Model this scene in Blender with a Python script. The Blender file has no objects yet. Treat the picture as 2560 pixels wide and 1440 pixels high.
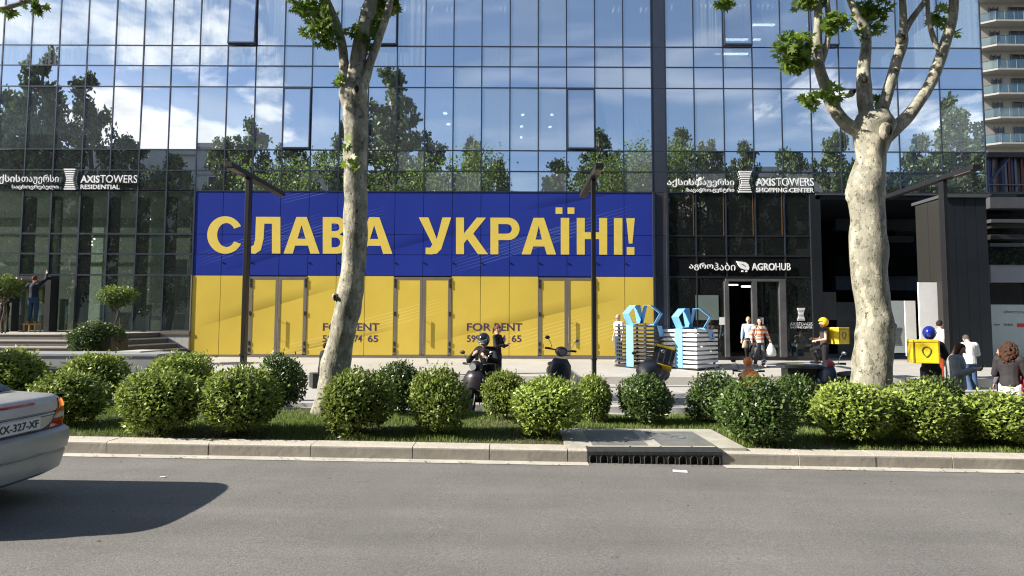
import bpy, bmesh, math, random
import numpy as np
from mathutils import Vector, Matrix
R = math.radians
random.seed(7); np.random.seed(7)
S = bpy.context.scene
COL = S.collection

# ---------------------------------------------------------------- camera
CAMZ, PITCH, ROLL, F = 1.85, R(3.48), 0.0035, 1480.0
cam_d = bpy.data.cameras.new('camera'); cam = bpy.data.objects.new('camera', cam_d); COL.objects.link(cam)
cam_d.sensor_width = 36; cam_d.lens = F / 2560 * 36; cam_d.clip_end = 3000; cam_d.clip_start = .05
FW = Vector((0, math.cos(PITCH), math.sin(PITCH))); UP0 = Vector((0, -math.sin(PITCH), math.cos(PITCH))); RT0 = Vector((1, 0, 0))
RT = RT0 * math.cos(ROLL) + UP0 * math.sin(ROLL); UPV = UP0 * math.cos(ROLL) - RT0 * math.sin(ROLL)
mw = Matrix((RT, UPV, -FW)).transposed().to_4x4(); mw.translation = Vector((0, 0, CAMZ))
cam.matrix_world = mw
S.camera = cam

# ---------------------------------------------------------------- world, sun, exposure
SUN_EL, SUN_AZ = 31.0, 12.0          # light travels towards +X, turned 12 degrees towards +Y
W = bpy.data.worlds.new('World'); S.world = W; W.use_nodes = True
nt = W.node_tree; nt.nodes.clear()
def wn(t, **k):
    n = nt.nodes.new(t)
    for a, b in k.items(): setattr(n, a, b)
    return n
def wmath(op, a, b=None, c=None, clamp=False):
    n = wn('ShaderNodeMath', operation=op, use_clamp=clamp)
    for i, v in enumerate((a, b, c)):
        if v is None: continue
        if isinstance(v, (int, float)): n.inputs[i].default_value = v
        else: nt.links.new(v, n.inputs[i])
    return n.outputs[0]
sky = wn('ShaderNodeTexSky', sky_type='NISHITA'); sky.sun_disc = False
sky.sun_elevation = R(SUN_EL); sky.sun_rotation = math.atan2(-math.cos(R(SUN_AZ)), -math.sin(R(SUN_AZ)))
sky.air_density = 1.0; sky.dust_density = 1.1; sky.ozone_density = 1.6; sky.altitude = 450
tc = wn('ShaderNodeTexCoord')
mp = wn('ShaderNodeMapping'); mp.inputs['Scale'].default_value = (1, 1, 2.0); nt.links.new(tc.outputs['Generated'], mp.inputs[0])
nz = wn('ShaderNodeTexNoise'); nz.inputs['Scale'].default_value = 5.0; nz.inputs['Detail'].default_value = 9; nz.inputs['Roughness'].default_value = .58; nz.inputs['Distortion'].default_value = .35
nt.links.new(mp.outputs[0], nz.inputs['Vector'])
mp2 = wn('ShaderNodeMapping'); mp2.inputs['Scale'].default_value = (1.2, 1.2, 5.5); mp2.inputs['Rotation'].default_value = (0, R(16), 0); nt.links.new(tc.outputs['Generated'], mp2.inputs[0])
nz2 = wn('ShaderNodeTexNoise'); nz2.inputs['Scale'].default_value = 2.4; nz2.inputs['Detail'].default_value = 7; nz2.inputs['Roughness'].default_value = .5; nz2.inputs['Distortion'].default_value = .6
nt.links.new(mp2.outputs[0], nz2.inputs['Vector'])
def sky_dir(u, v):                      # direction that the glass front mirrors at this place of the picture
    d = FW + RT * ((u - 1280) / F) + UPV * ((720 - v) / F); d.y = -d.y
    return d.normalized()
BL = [(80, 20, 9, .9), (230, 30, 7, .9), (370, 60, 7, 1), (470, 110, 6, 1), (560, 160, 5, 1), (630, 215, 3.5, 1), (420, 200, 5, .7), (300, 140, 5, .8),
      (300, 300, 4.2, 1.1), (400, 325, 4.2, 1.1), (490, 345, 4, 1), (560, 370, 3, .8), (250, 280, 3, .8), (560, 20, 3, .7), (2230, 250, 3.5, .5), (2030, 290, 4, .5), (1930, 320, 3, .55), (2420, 250, 4, .5)]
acc = None
for u, v, rad, wt in BL:
    d = sky_dir(u, v)
    dp = wn('ShaderNodeVectorMath', operation='DOT_PRODUCT'); nt.links.new(tc.outputs['Generated'], dp.inputs[0]); dp.inputs[1].default_value = d
    mr = wn('ShaderNodeMapRange', interpolation_type='SMOOTHSTEP'); nt.links.new(dp.outputs['Value'], mr.inputs['Value'])
    mr.inputs['From Min'].default_value = math.cos(R(rad * 1.25)); mr.inputs['From Max'].default_value = math.cos(R(rad * .25)); mr.inputs['To Max'].default_value = wt
    acc = mr.outputs[0] if acc is None else wmath('MAXIMUM', acc, mr.outputs[0])
base = wmath('MULTIPLY_ADD', nz.outputs['Fac'], 1.9, -1.08)
dens = wmath('ADD', base, wmath('MULTIPLY', acc, .40))
mrd = wn('ShaderNodeMapRange', interpolation_type='SMOOTHSTEP'); nt.links.new(dens, mrd.inputs['Value']); mrd.inputs['From Min'].default_value = .12; mrd.inputs['From Max'].default_value = .42
mw2 = wn('ShaderNodeMapRange', interpolation_type='SMOOTHSTEP'); nt.links.new(nz2.outputs['Fac'], mw2.inputs['Value']); mw2.inputs['From Min'].default_value = .45; mw2.inputs['From Max'].default_value = .8; mw2.inputs['To Max'].default_value = .26
cov = wmath('MAXIMUM', mrd.outputs[0], mw2.outputs[0])
mrs = wn('ShaderNodeMapRange', interpolation_type='SMOOTHSTEP'); nt.links.new(dens, mrs.inputs['Value']); mrs.inputs['From Min'].default_value = .3; mrs.inputs['From Max'].default_value = .85
mrs.inputs['To Min'].default_value = 1.0; mrs.inputs['To Max'].default_value = .5
cc = wn('ShaderNodeMix', data_type='RGBA', blend_type='MULTIPLY'); cc.inputs[0].default_value = 1
CLOUD = 9.2
cc.inputs[6].default_value = (CLOUD, CLOUD * .99, CLOUD * .98, 1); nt.links.new(mrs.outputs[0], cc.inputs[7])
mx = wn('ShaderNodeMix', data_type='RGBA'); nt.links.new(cov, mx.inputs[0]); nt.links.new(sky.outputs[0], mx.inputs[6]); nt.links.new(cc.outputs[2], mx.inputs[7])
bg = wn('ShaderNodeBackground'); bg.inputs['Strength'].default_value = .082; nt.links.new(mx.outputs[2], bg.inputs['Color'])
wo = wn('ShaderNodeOutputWorld'); nt.links.new(bg.outputs[0], wo.inputs['Surface'])
sd = bpy.data.lights.new('sun', 'SUN'); sd.energy = 5.0; sd.angle = R(.5); sd.color = (1, .93, .82)
sun = bpy.data.objects.new('sun', sd); COL.objects.link(sun)
SD = Vector((math.cos(R(SUN_AZ)) * math.cos(R(SUN_EL)), math.sin(R(SUN_AZ)) * math.cos(R(SUN_EL)), -math.sin(R(SUN_EL))))
sun.rotation_euler = SD.to_track_quat('-Z', 'Y').to_euler(); sun.location = (-20, -6, 20)
S.view_settings.view_transform = 'Standard'; S.view_settings.look = 'None'; S.view_settings.gamma = 1; S.view_settings.use_curve_mapping = False
S.view_settings.exposure = 1.2
S.render.engine = 'CYCLES'
S.cycles.use_denoising = True; S.cycles.filter_width = 1.15; S.cycles.max_bounces = 8; S.cycles.transparent_max_bounces = 12; S.cycles.glossy_bounces = 4; S.cycles.diffuse_bounces = 3
S.cycles.sample_clamp_indirect = 8; S.cycles.caustics_reflective = False; S.cycles.caustics_refractive = False

# ---------------------------------------------------------------- helpers
def at(px, py, Y):
    "world point seen at this pixel of the 2560-wide photograph, at depth Y"
    d = FW + RT * ((px - 1280) / F) + UPV * ((720 - py) / F)
    t = Y / d.y
    return Vector((d.x * t, Y, CAMZ + d.z * t))
def X_(px, Y, py=900): return at(px, py, Y).x
def Z_(py, Y, px=1280): return at(px, py, Y).z
def gz(x, y):
    if y < 8.12: return -.014 * x
    if y < 11.5: return -.014 * x + .15
    if y < 12.6: return -.014 * x + .02
    if y < 17.5: return -.010 * x + .13
    return .32 + (y - 17.5) * .044 - .003 * x
def tag(o, label=None, cat=None, group=None, kind=None):
    if label: o['label'] = label
    if cat: o['category'] = cat
    if group: o['group'] = group
    if kind: o['kind'] = kind
    return o
def empty(name, loc=(0, 0, 0), rz=0, label=None, cat=None, group=None, kind=None):
    o = bpy.data.objects.new(name, None); COL.objects.link(o); o.location = loc; o.rotation_euler = (0, 0, rz); o.empty_display_size = .2
    return tag(o, label, cat, group, kind)
def link(name, me, parent=None, loc=None):
    o = bpy.data.objects.new(name, me); COL.objects.link(o)
    if parent: o.parent = parent
    if loc is not None: o.location = loc
    return o
def mesh_of(bm, name, mats, smooth=False):
    bmesh.ops.recalc_face_normals(bm, faces=bm.faces)
    me = bpy.data.meshes.new(name); bm.to_mesh(me); bm.free()
    for m in (mats if isinstance(mats, (list, tuple)) else [mats]): me.materials.append(m)
    if smooth: me.polygons.foreach_set('use_smooth', [True] * len(me.polygons))
    return me
def build(name, bm, mats, parent=None, smooth=False, loc=None):
    o = link(name, mesh_of(bm, name, mats, smooth), parent, loc)
    if smooth == 'auto':
        o.data.set_sharp_from_angle(angle=R(40))
    return o
def struct(name, bm, mats, smooth=False):
    o = build(name, bm, mats, None, smooth); o['kind'] = 'structure'; return o
def box(bm, x0, x1, y0, y1, z0, z1, bev=0, mi=0, M=None):
    vs = [bm.verts.new((x, y, z)) for x in (x0, x1) for y in (y0, y1) for z in (z0, z1)]
    fs = [bm.faces.new([vs[i] for i in q]) for q in ((0, 1, 3, 2), (4, 6, 7, 5), (0, 4, 5, 1), (2, 3, 7, 6), (0, 2, 6, 4), (1, 5, 7, 3))]
    for f in fs: f.material_index = mi
    if M is not None:
        for v in vs: v.co = M @ v.co
    if bev:
        es = list({e for f in fs for e in f.edges})
        r = bmesh.ops.bevel(bm, geom=es, offset=bev, segments=2, affect='EDGES', profile=.6)
        for f in r['faces']: f.material_index = mi
    return bm
def nb(*a, **k):
    bm = bmesh.new(); return box(bm, *a, **k)
def prism(bm, pts, axis, a, b, mi=0, M=None):
    "extrude a 2D outline along an axis"
    def mk(p, t):
        if axis == 'x': c = Vector((t, p[0], p[1]))
        elif axis == 'y': c = Vector((p[0], t, p[1]))
        else: c = Vector((p[0], p[1], t))
        return M @ c if M is not None else c
    va = [bm.verts.new(mk(p, a)) for p in pts]; vb = [bm.verts.new(mk(p, b)) for p in pts]
    n = len(pts); fs = []
    for i in range(n): fs.append(bm.faces.new((va[i], va[(i + 1) % n], vb[(i + 1) % n], vb[i])))
    fs.append(bm.faces.new(va[::-1])); fs.append(bm.faces.new(vb))
    for f in fs: f.material_index = mi
    return bm
def frame_of(d):
    d = d.normalized(); a = Vector((0, 0, 1)) if abs(d.z) < .9 else Vector((0, 1, 0))
    u = d.cross(a).normalized(); return u, d.cross(u).normalized()
def spline(pts, rad, n=6):
    P = [Vector(p) for p in pts]; out = []; ro = []
    for i in range(len(P) - 1):
        p0, p1, p2, p3 = P[max(i - 1, 0)], P[i], P[i + 1], P[min(i + 2, len(P) - 1)]
        for k in range(n):
            t = k / n
            out.append(.5 * ((2 * p1) + (p2 - p0) * t + (2 * p0 - 5 * p1 + 4 * p2 - p3) * t * t + (3 * p1 - p0 - 3 * p2 + p3) * t ** 3))
            ro.append(rad[i] + (rad[i + 1] - rad[i]) * (t * t * (3 - 2 * t)))
    out.append(P[-1]); ro.append(rad[-1]); return out, ro
def tube(bm, pts, rad, seg=10, n=5, wob=0, smooth_pts=True, mi=0, cap=True, seed=0):
    if isinstance(rad, (int, float)): rad = [rad] * len(pts)
    P, Q = spline(pts, rad, n) if smooth_pts and len(pts) > 2 else ([Vector(p) for p in pts], list(rad))
    rg = random.Random(seed); ph = [rg.uniform(0, 6.28) for _ in range(6)]
    u = None; rings = []
    for i, p in enumerate(P):
        d = (P[min(i + 1, len(P) - 1)] - P[max(i - 1, 0)])
        if d.length < 1e-7: d = Vector((0, 0, 1))
        d.normalize()
        if u is None: u, v = frame_of(d)
        else:
            u = (u - d * u.dot(d)).normalized(); v = d.cross(u).normalized()
        ring = []
        for k in range(seg):
            a = 2 * math.pi * k / seg; r = Q[i]
            if wob: r *= 1 + wob * (math.sin(a * 2 + ph[0] + i * .35) * .5 + math.sin(a * 3 + ph[1] - i * .55) * .35 + math.sin(a + ph[2] + i * .8) * .4)
            ring.append(bm.verts.new(p + (u * math.cos(a) + v * math.sin(a)) * r))
        rings.append(ring)
    for a, b in zip(rings, rings[1:]):
        for k in range(seg):
            f = bm.faces.new((a[k], a[(k + 1) % seg], b[(k + 1) % seg], b[k])); f.material_index = mi
    if cap:
        bm.faces.new(rings[0][::-1]).material_index = mi; bm.faces.new(rings[-1]).material_index = mi
    return bm
def ball(bm, c, r, seg=12, M=None, mi=0):
    r = r if isinstance(r, (tuple, list)) else (r, r, r)
    m = Matrix.Translation(c) @ (M.to_4x4() if M is not None else Matrix()) @ Matrix.Diagonal((*r, 1))
    q = bmesh.ops.create_uvsphere(bm, u_segments=seg, v_segments=max(6, seg * 2 // 3), radius=1, matrix=m)
    for f in {f for v in q['verts'] for f in v.link_faces}: f.material_index = mi
    return bm
def disc(bm, c, r, axis, th, seg=20, r2=None, mi=0):
    ax = Vector(axis).normalized()
    q = bmesh.ops.create_cone(bm, cap_ends=True, segments=seg, radius1=r, radius2=r if r2 is None else r2, depth=th,
                          matrix=Matrix.Translation(c) @ ax.to_track_quat('Z', 'Y').to_matrix().to_4x4())
    for f in {f for v in q['verts'] for f in v.link_faces}: f.material_index = mi
    return bm
def torus(bm, c, R0, r0, axis, seg=28, rs=8, mi=0):
    ax = Vector(axis).normalized(); u, v = frame_of(ax); rings = []
    for i in range(seg):
        a = 2 * math.pi * i / seg; d = u * math.cos(a) + v * math.sin(a)
        rings.append([bm.verts.new(Vector(c) + d * (R0 + r0 * math.cos(b)) + ax * r0 * math.sin(b)) for b in (2 * math.pi * k / rs for k in range(rs))])
    for i in range(seg):
        A, B = rings[i], rings[(i + 1) % seg]
        for k in range(rs): bm.faces.new((A[k], B[k], B[(k + 1) % rs], A[(k + 1) % rs])).material_index = mi
    return bm
def sheet(name, xs, ys, zf, mat, structk=True, sub=None):
    bm = bmesh.new(); g = [[bm.verts.new((x, y, zf(x, y))) for y in ys] for x in xs]
    for i in range(len(xs) - 1):
        for j in range(len(ys) - 1): bm.faces.new((g[i][j], g[i + 1][j], g[i + 1][j + 1], g[i][j + 1]))
    o = build(name, bm, mat)
    if structk: o['kind'] = 'structure'
    return o
def npmesh(name, V, F_, mat, rnd=None):
    me = bpy.data.meshes.new(name); k = F_.shape[1]
    me.vertices.add(len(V)); me.vertices.foreach_set('co', V.astype(np.float32).ravel())
    me.loops.add(F_.size); me.loops.foreach_set('vertex_index', F_.astype(np.int32).ravel())
    me.polygons.add(len(F_)); me.polygons.foreach_set('loop_start', np.arange(0, F_.size, k, dtype=np.int32))
    me.polygons.foreach_set('loop_total', np.full(len(F_), k, dtype=np.int32))
    me.update(calc_edges=True)
    if rnd is not None:
        a = me.attributes.new('rnd', 'FLOAT', 'FACE'); a.data.foreach_set('value', rnd.astype(np.float32))
    me.materials.append(mat); return me

# ---------------------------------------------------------------- materials
def newmat(name):
    m = bpy.data.materials.new(name); m.use_nodes = True; t = m.node_tree; t.nodes.clear()
    o = t.nodes.new('ShaderNodeOutputMaterial'); return m, t, o
def N(t, ty, **k):
    n = t.nodes.new(ty)
    for a, b in k.items(): setattr(n, a, b)
    return n
def pmat(name, col, rough=.6, metal=0, var=.12, vs=3.0, bump=0, bs=40, spec=.5, coord='Object', fine=0, fs=200, coat=0, col2=None, stretch=None):
    m, t, o = newmat(name); b = N(t, 'ShaderNodeBsdfPrincipled'); t.links.new(b.outputs[0], o.inputs[0])
    b.inputs['Roughness'].default_value = rough; b.inputs['Metallic'].default_value = metal; b.inputs['Specular IOR Level'].default_value = spec; b.inputs['Coat Weight'].default_value = coat
    tc = N(t, 'ShaderNodeTexCoord'); src = tc.outputs['Object']
    if coord == 'World': src = N(t, 'ShaderNodeNewGeometry').outputs['Position']
    if stretch:
        mpn = N(t, 'ShaderNodeMapping'); mpn.inputs['Scale'].default_value = stretch; t.links.new(src, mpn.inputs[0]); src = mpn.outputs[0]
    c2 = col2 or tuple(c * (1 - 2.2 * var) for c in col); c1 = col if col2 else tuple(min(1, c * (1 + var)) for c in col)
    n = N(t, 'ShaderNodeTexNoise'); n.inputs['Scale'].default_value = vs; n.inputs['Detail'].default_value = 6; n.inputs['Roughness'].default_value = .6; t.links.new(src, n.inputs['Vector'])
    mr = N(t, 'ShaderNodeMapRange'); mr.inputs['From Min'].default_value = .3; mr.inputs['From Max'].default_value = .7; t.links.new(n.outputs['Fac'], mr.inputs['Value'])
    mxn = N(t, 'ShaderNodeMix', data_type='RGBA'); mxn.inputs[6].default_value = (*c2, 1); mxn.inputs[7].default_value = (*c1, 1); t.links.new(mr.outputs[0], mxn.inputs[0])
    cur = mxn.outputs[2]
    if fine:
        n2 = N(t, 'ShaderNodeTexNoise'); n2.inputs['Scale'].default_value = fs; n2.inputs['Detail'].default_value = 3; t.links.new(src, n2.inputs['Vector'])
        m2 = N(t, 'ShaderNodeMapRange'); m2.inputs['From Min'].default_value = .3; m2.inputs['From Max'].default_value = .7; m2.inputs['To Min'].default_value = 1 - fine; m2.inputs['To Max'].default_value = 1 + fine; t.links.new(n2.outputs['Fac'], m2.inputs['Value'])
        mu = N(t, 'ShaderNodeMix', data_type='RGBA', blend_type='MULTIPLY'); mu.inputs[0].default_value = 1; t.links.new(cur, mu.inputs[6]); t.links.new(m2.outputs[0], mu.inputs[7]); cur = mu.outputs[2]
    t.links.new(cur, b.inputs['Base Color'])
    if bump:
        n3 = N(t, 'ShaderNodeTexNoise'); n3.inputs['Scale'].default_value = bs; n3.inputs['Detail'].default_value = 5; t.links.new(src, n3.inputs['Vector'])
        bp = N(t, 'ShaderNodeBump'); bp.inputs['Strength'].default_value = bump; bp.inputs['Distance'].default_value = .02; t.links.new(n3.outputs['Fac'], bp.inputs['Height']); t.links.new(bp.outputs[0], b.inputs['Normal'])
    m['bsdf'] = 1
    return m
def glassmat(name, fac, gcol, tcol, rough=.0, wave=.0, film=.012, stripe=0):
    m, t, o = newmat(name)
    g = N(t, 'ShaderNodeBsdfGlossy'); g.inputs['Color'].default_value = (*gcol, 1); g.inputs['Roughness'].default_value = rough
    tr = N(t, 'ShaderNodeBsdfTransparent'); tr.inputs['Color'].default_value = (*tcol, 1)
    mxs = N(t, 'ShaderNodeMixShader'); mxs.inputs[0].default_value = fac
    t.links.new(tr.outputs[0], mxs.inputs[1]); t.links.new(g.outputs[0], mxs.inputs[2])
    df = N(t, 'ShaderNodeBsdfDiffuse'); df.inputs['Color'].default_value = (.72, .78, .85, 1); m3 = N(t, 'ShaderNodeMixShader'); m3.inputs[0].default_value = film   # pale haze mixed in to lighten reflections, or a pale curtain close behind the glass
    if stripe:
        ge2 = N(t, 'ShaderNodeNewGeometry'); mp3 = N(t, 'ShaderNodeMapping'); mp3.inputs['Scale'].default_value = (9, 0, .08); t.links.new(ge2.outputs['Position'], mp3.inputs[0]); n4 = N(t, 'ShaderNodeTexNoise'); n4.inputs['Scale'].default_value = 1; n4.inputs['Detail'].default_value = 3; t.links.new(mp3.outputs[0], n4.inputs['Vector'])
        mr4 = N(t, 'ShaderNodeMapRange'); mr4.inputs[1].default_value = .42; mr4.inputs[2].default_value = .68; mr4.inputs[3].default_value = film * .5; mr4.inputs[4].default_value = stripe; t.links.new(n4.outputs['Fac'], mr4.inputs[0]); t.links.new(mr4.outputs[0], m3.inputs[0])
    t.links.new(mxs.outputs[0], m3.inputs[1]); t.links.new(df.outputs[0], m3.inputs[2]); t.links.new(m3.outputs[0], o.inputs[0])
    if wave:
        ge = N(t, 'ShaderNodeNewGeometry'); n = N(t, 'ShaderNodeTexNoise'); n.inputs['Scale'].default_value = .8; n.inputs['Detail'].default_value = 1; t.links.new(ge.outputs['Position'], n.inputs['Vector'])
        bp = N(t, 'ShaderNodeBump'); bp.inputs['Strength'].default_value = wave; bp.inputs['Distance'].default_value = .02; t.links.new(n.outputs['Fac'], bp.inputs['Height']); t.links.new(bp.outputs[0], g.inputs['Normal'])
    return m
def leafmat(name, dark, light, trans=.35, rough=.45, spec=.5):
    m, t, o = newmat(name); b = N(t, 'ShaderNodeBsdfPrincipled'); b.inputs['Roughness'].default_value = rough; b.inputs['Specular IOR Level'].default_value = spec
    at_ = N(t, 'ShaderNodeAttribute', attribute_name='rnd'); mxn = N(t, 'ShaderNodeMix', data_type='RGBA'); mxn.inputs[6].default_value = (*dark, 1); mxn.inputs[7].default_value = (*light, 1)
    t.links.new(at_.outputs['Fac'], mxn.inputs[0])
    oi = N(t, 'ShaderNodeObjectInfo'); mr = N(t, 'ShaderNodeMapRange'); mr.inputs['To Min'].default_value = .78; mr.inputs['To Max'].default_value = 1.2; t.links.new(oi.outputs['Random'], mr.inputs['Value'])
    mu = N(t, 'ShaderNodeMix', data_type='RGBA', blend_type='MULTIPLY'); mu.inputs[0].default_value = 1; t.links.new(mxn.outputs[2], mu.inputs[6]); t.links.new(mr.outputs[0], mu.inputs[7])
    t.links.new(mu.outputs[2], b.inputs['Base Color'])
    tl = N(t, 'ShaderNodeBsdfTranslucent'); t.links.new(mu.outputs[2], tl.inputs['Color']); ms = N(t, 'ShaderNodeMixShader'); ms.inputs[0].default_value = trans
    t.links.new(b.outputs[0], ms.inputs[1]); t.links.new(tl.outputs[0], ms.inputs[2]); t.links.new(ms.outputs[0], o.inputs[0])
    return m
def emat(name, col, st):
    m, t, o = newmat(name); e = N(t, 'ShaderNodeEmission'); e.inputs[0].default_value = (*col, 1); e.inputs[1].default_value = st; t.links.new(e.outputs[0], o.inputs[0]); return m

M_black = pmat('black_paint', (.018, .019, .022), .4, var=.1)
M_dark = pmat('dark_plastic', (.02, .02, .022), .5)
M_rubber = pmat('rubber', (.015, .015, .015), .85, spec=.2)
M_chrome = pmat('chrome', (.6, .6, .62), .15, metal=1, var=.03)
M_white = pmat('white_paint', (.78, .78, .77), .45, var=.03)
M_mull = pmat('mullion_metal', (.035, .045, .07), .35, metal=.3, var=.1)
M_lines = pmat('frame_grey', (.12, .12, .125), .4, metal=.3)

# text as flat raised lettering, fitted into a box of the picture on the plane of its wall
def text_mesh(body, bold=0.0, extrude=.0):
    c = bpy.data.curves.new('text', 'FONT'); c.body = body; c.size = 1; c.offset = bold; c.extrude = extrude
    c.resolution_u = 4
    o = bpy.data.objects.new('text', c); COL.objects.link(o)
    dg = bpy.context.evaluated_depsgraph_get(); me = bpy.data.meshes.new_from_object(o.evaluated_get(dg))
    bpy.data.objects.remove(o); bpy.data.curves.remove(c); return me
def text_in(name, body, x0, x1, z0, z1, Y, mat, parent=None, bold=.0, depth=.02, M=None):
    me = text_mesh(body, bold, .1); n = len(me.vertices); co = np.empty(n * 3); me.vertices.foreach_get('co', co); co = co.reshape(-1, 3)
    mn, mxx = co.min(0), co.max(0); s = (co - mn) / np.maximum(mxx - mn, 1e-6)
    V = np.stack([x0 + s[:, 0] * (x1 - x0), Y - depth * s[:, 2], z0 + s[:, 1] * (z1 - z0)], 1)
    if M is not None: V = np.array([M @ Vector(v) for v in V])
    me.vertices.foreach_set('co', V.ravel()); me.update(); me.materials.clear(); me.materials.append(mat)
    return link(name, me, parent)
def text_px(name, body, px0, py0, px1, py1, Y, mat, parent=None, bold=.0, depth=.02):
    a = at(px0, py1, Y); b = at(px1, py0, Y)
    return text_in(name, body, a.x, b.x, a.z, b.z, Y, mat, parent, bold, depth)
# ================================================================= ground, road, kerb, pavements
M_asph, t_, o_ = newmat('asphalt')
b_ = N(t_, 'ShaderNodeBsdfPrincipled'); b_.inputs['Roughness'].default_value = .85; b_.inputs['Specular IOR Level'].default_value = .35; t_.links.new(b_.outputs[0], o_.inputs[0])
g_ = N(t_, 'ShaderNodeNewGeometry')
def noise_(t, src, sc, det=5, stretch=None, rough=.6):
    if stretch:
        mm = N(t, 'ShaderNodeMapping'); mm.inputs['Scale'].default_value = stretch; t.links.new(src, mm.inputs[0]); src = mm.outputs[0]
    n = N(t, 'ShaderNodeTexNoise'); n.inputs['Scale'].default_value = sc; n.inputs['Detail'].default_value = det; n.inputs['Roughness'].default_value = rough; t.links.new(src, n.inputs['Vector']); return n.outputs['Fac']
def mapr(t, v, a, b, c, d):
    n = N(t, 'ShaderNodeMapRange'); n.inputs[1].default_value = a; n.inputs[2].default_value = b; n.inputs[3].default_value = c; n.inputs[4].default_value = d; t.links.new(v, n.inputs[0]); return n.outputs[0]
def mulc(t, a, b):
    n = N(t, 'ShaderNodeMix', data_type='RGBA', blend_type='MULTIPLY'); n.inputs[0].default_value = 1
    for k, v in ((6, a), (7, b)):
        if isinstance(v, tuple): n.inputs[k].default_value = (*v, 1)
        else: t.links.new(v, n.inputs[k])
    return n.outputs[2]
P_ = g_.outputs['Position']
c_ = mulc(t_, (.150, .146, .136), mapr(t_, noise_(t_, P_, 150, 2, None, .7), .3, .7, .45, 1.55))
c_ = mulc(t_, c_, mapr(t_, noise_(t_, P_, 55, 3, None, .75), .3, .7, .68, 1.32))
c_ = mulc(t_, c_, mapr(t_, noise_(t_, P_, 1.0, 4, (.12, 1.6, 1)), .3, .7, .86, 1.12))
c_ = mulc(t_, c_, mapr(t_, noise_(t_, P_, .7, 5), .35, .65, .90, 1.09))
c_ = mulc(t_, c_, mapr(t_, noise_(t_, P_, 9, 6, (.5, 1, 1), .75), .70, .76, 1.0, .72))
t_.links.new(c_, b_.inputs['Base Color'])
bp_ = N(t_, 'ShaderNodeBump'); bp_.inputs['Strength'].default_value = .5; bp_.inputs['Distance'].default_value = .006; t_.links.new(noise_(t_, P_, 120, 3), bp_.inputs['Height']); t_.links.new(bp_.outputs[0], b_.inputs['Normal'])

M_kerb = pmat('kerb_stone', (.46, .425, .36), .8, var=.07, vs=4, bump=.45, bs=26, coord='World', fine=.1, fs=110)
M_kerbf = pmat('kerb_face_shade', (.27, .25, .215), .9, var=.09, vs=3, bump=.28, bs=14, coord='World', fine=.14, fs=90)  # darker than the top, carrying the shade of the front face in its colour
M_gut = pmat('gutter_concrete', (.46, .435, .38), .85, var=.1, vs=3, coord='World', fine=.1, fs=120, bump=.2)
M_pave = pmat('paving_stone', (.40, .385, .355), .8, var=.07, vs=.8, coord='World', fine=.08, fs=60, bump=.15, bs=60)
M_pave2 = pmat('paving_grey', (.27, .275, .28), .8, var=.08, vs=1.2, coord='World', fine=.08, fs=70, bump=.15, bs=60)
M_stone = pmat('pale_stone', (.47, .45, .42), .7, var=.05, vs=1.0, coord='World', fine=.05, fs=30)
M_stonegrey = pmat('grey_stone', (.24, .25, .27), .7, var=.08, vs=1.2, coord='World', fine=.06, fs=30)
M_soil = pmat('soil', (.075, .055, .035), .95, var=.2, vs=6, coord='World', bump=.8, bs=30, fine=.25, fs=60)
M_ground = pmat('ground', (.2, .19, .17), .9, var=.1, vs=.2, coord='World')

LX = [-70, -30, -15, 0, 15, 30, 70]
sheet('ground', [-900, 900], [-900, 900], lambda x, y: -1.3, M_ground)
sheet('road', LX, [-9, 8.2], lambda x, y: -.014 * x, M_asph)
sheet('gutter_strip', [-70, 1.03], [7.93, 8.19], lambda x, y: -.014 * x + .006, M_gut)
sheet('gutter_strip', [2.84, 70], [7.93, 8.19], lambda x, y: -.014 * x + .006, M_gut)
sheet('opposite_pavement', LX, [-40, -8.9], lambda x, y: -.014 * x + .14, M_pave2)
kerbO = bpy.data.objects.new('kerb', None); COL.objects.link(kerbO); kerbO['kind'] = 'structure'
rk = random.Random(3)
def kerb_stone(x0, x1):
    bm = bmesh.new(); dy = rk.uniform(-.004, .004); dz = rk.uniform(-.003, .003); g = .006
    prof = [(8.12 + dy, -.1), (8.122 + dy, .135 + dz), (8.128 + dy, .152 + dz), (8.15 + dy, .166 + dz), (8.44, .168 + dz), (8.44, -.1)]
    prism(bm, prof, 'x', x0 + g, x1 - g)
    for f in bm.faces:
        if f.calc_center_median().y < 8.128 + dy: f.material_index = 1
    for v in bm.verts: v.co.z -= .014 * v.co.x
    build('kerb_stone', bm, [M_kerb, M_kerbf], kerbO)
js = [-.30 - 1.04, -.30, .76, 1.03]
x = js[0]
while x > -22: x -= 1.38; js.insert(0, x)
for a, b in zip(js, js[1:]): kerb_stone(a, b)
js = [2.84, 3.88]
while js[-1] < 22: js.append(js[-1] + 1.04)
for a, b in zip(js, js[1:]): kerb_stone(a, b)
bm = nb(-22, 22, 8.16, 8.43, -.3, .13)
for v in bm.verts: v.co.z -= .014 * v.co.x
build('kerb_bed', bm, M_soil, kerbO)

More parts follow.
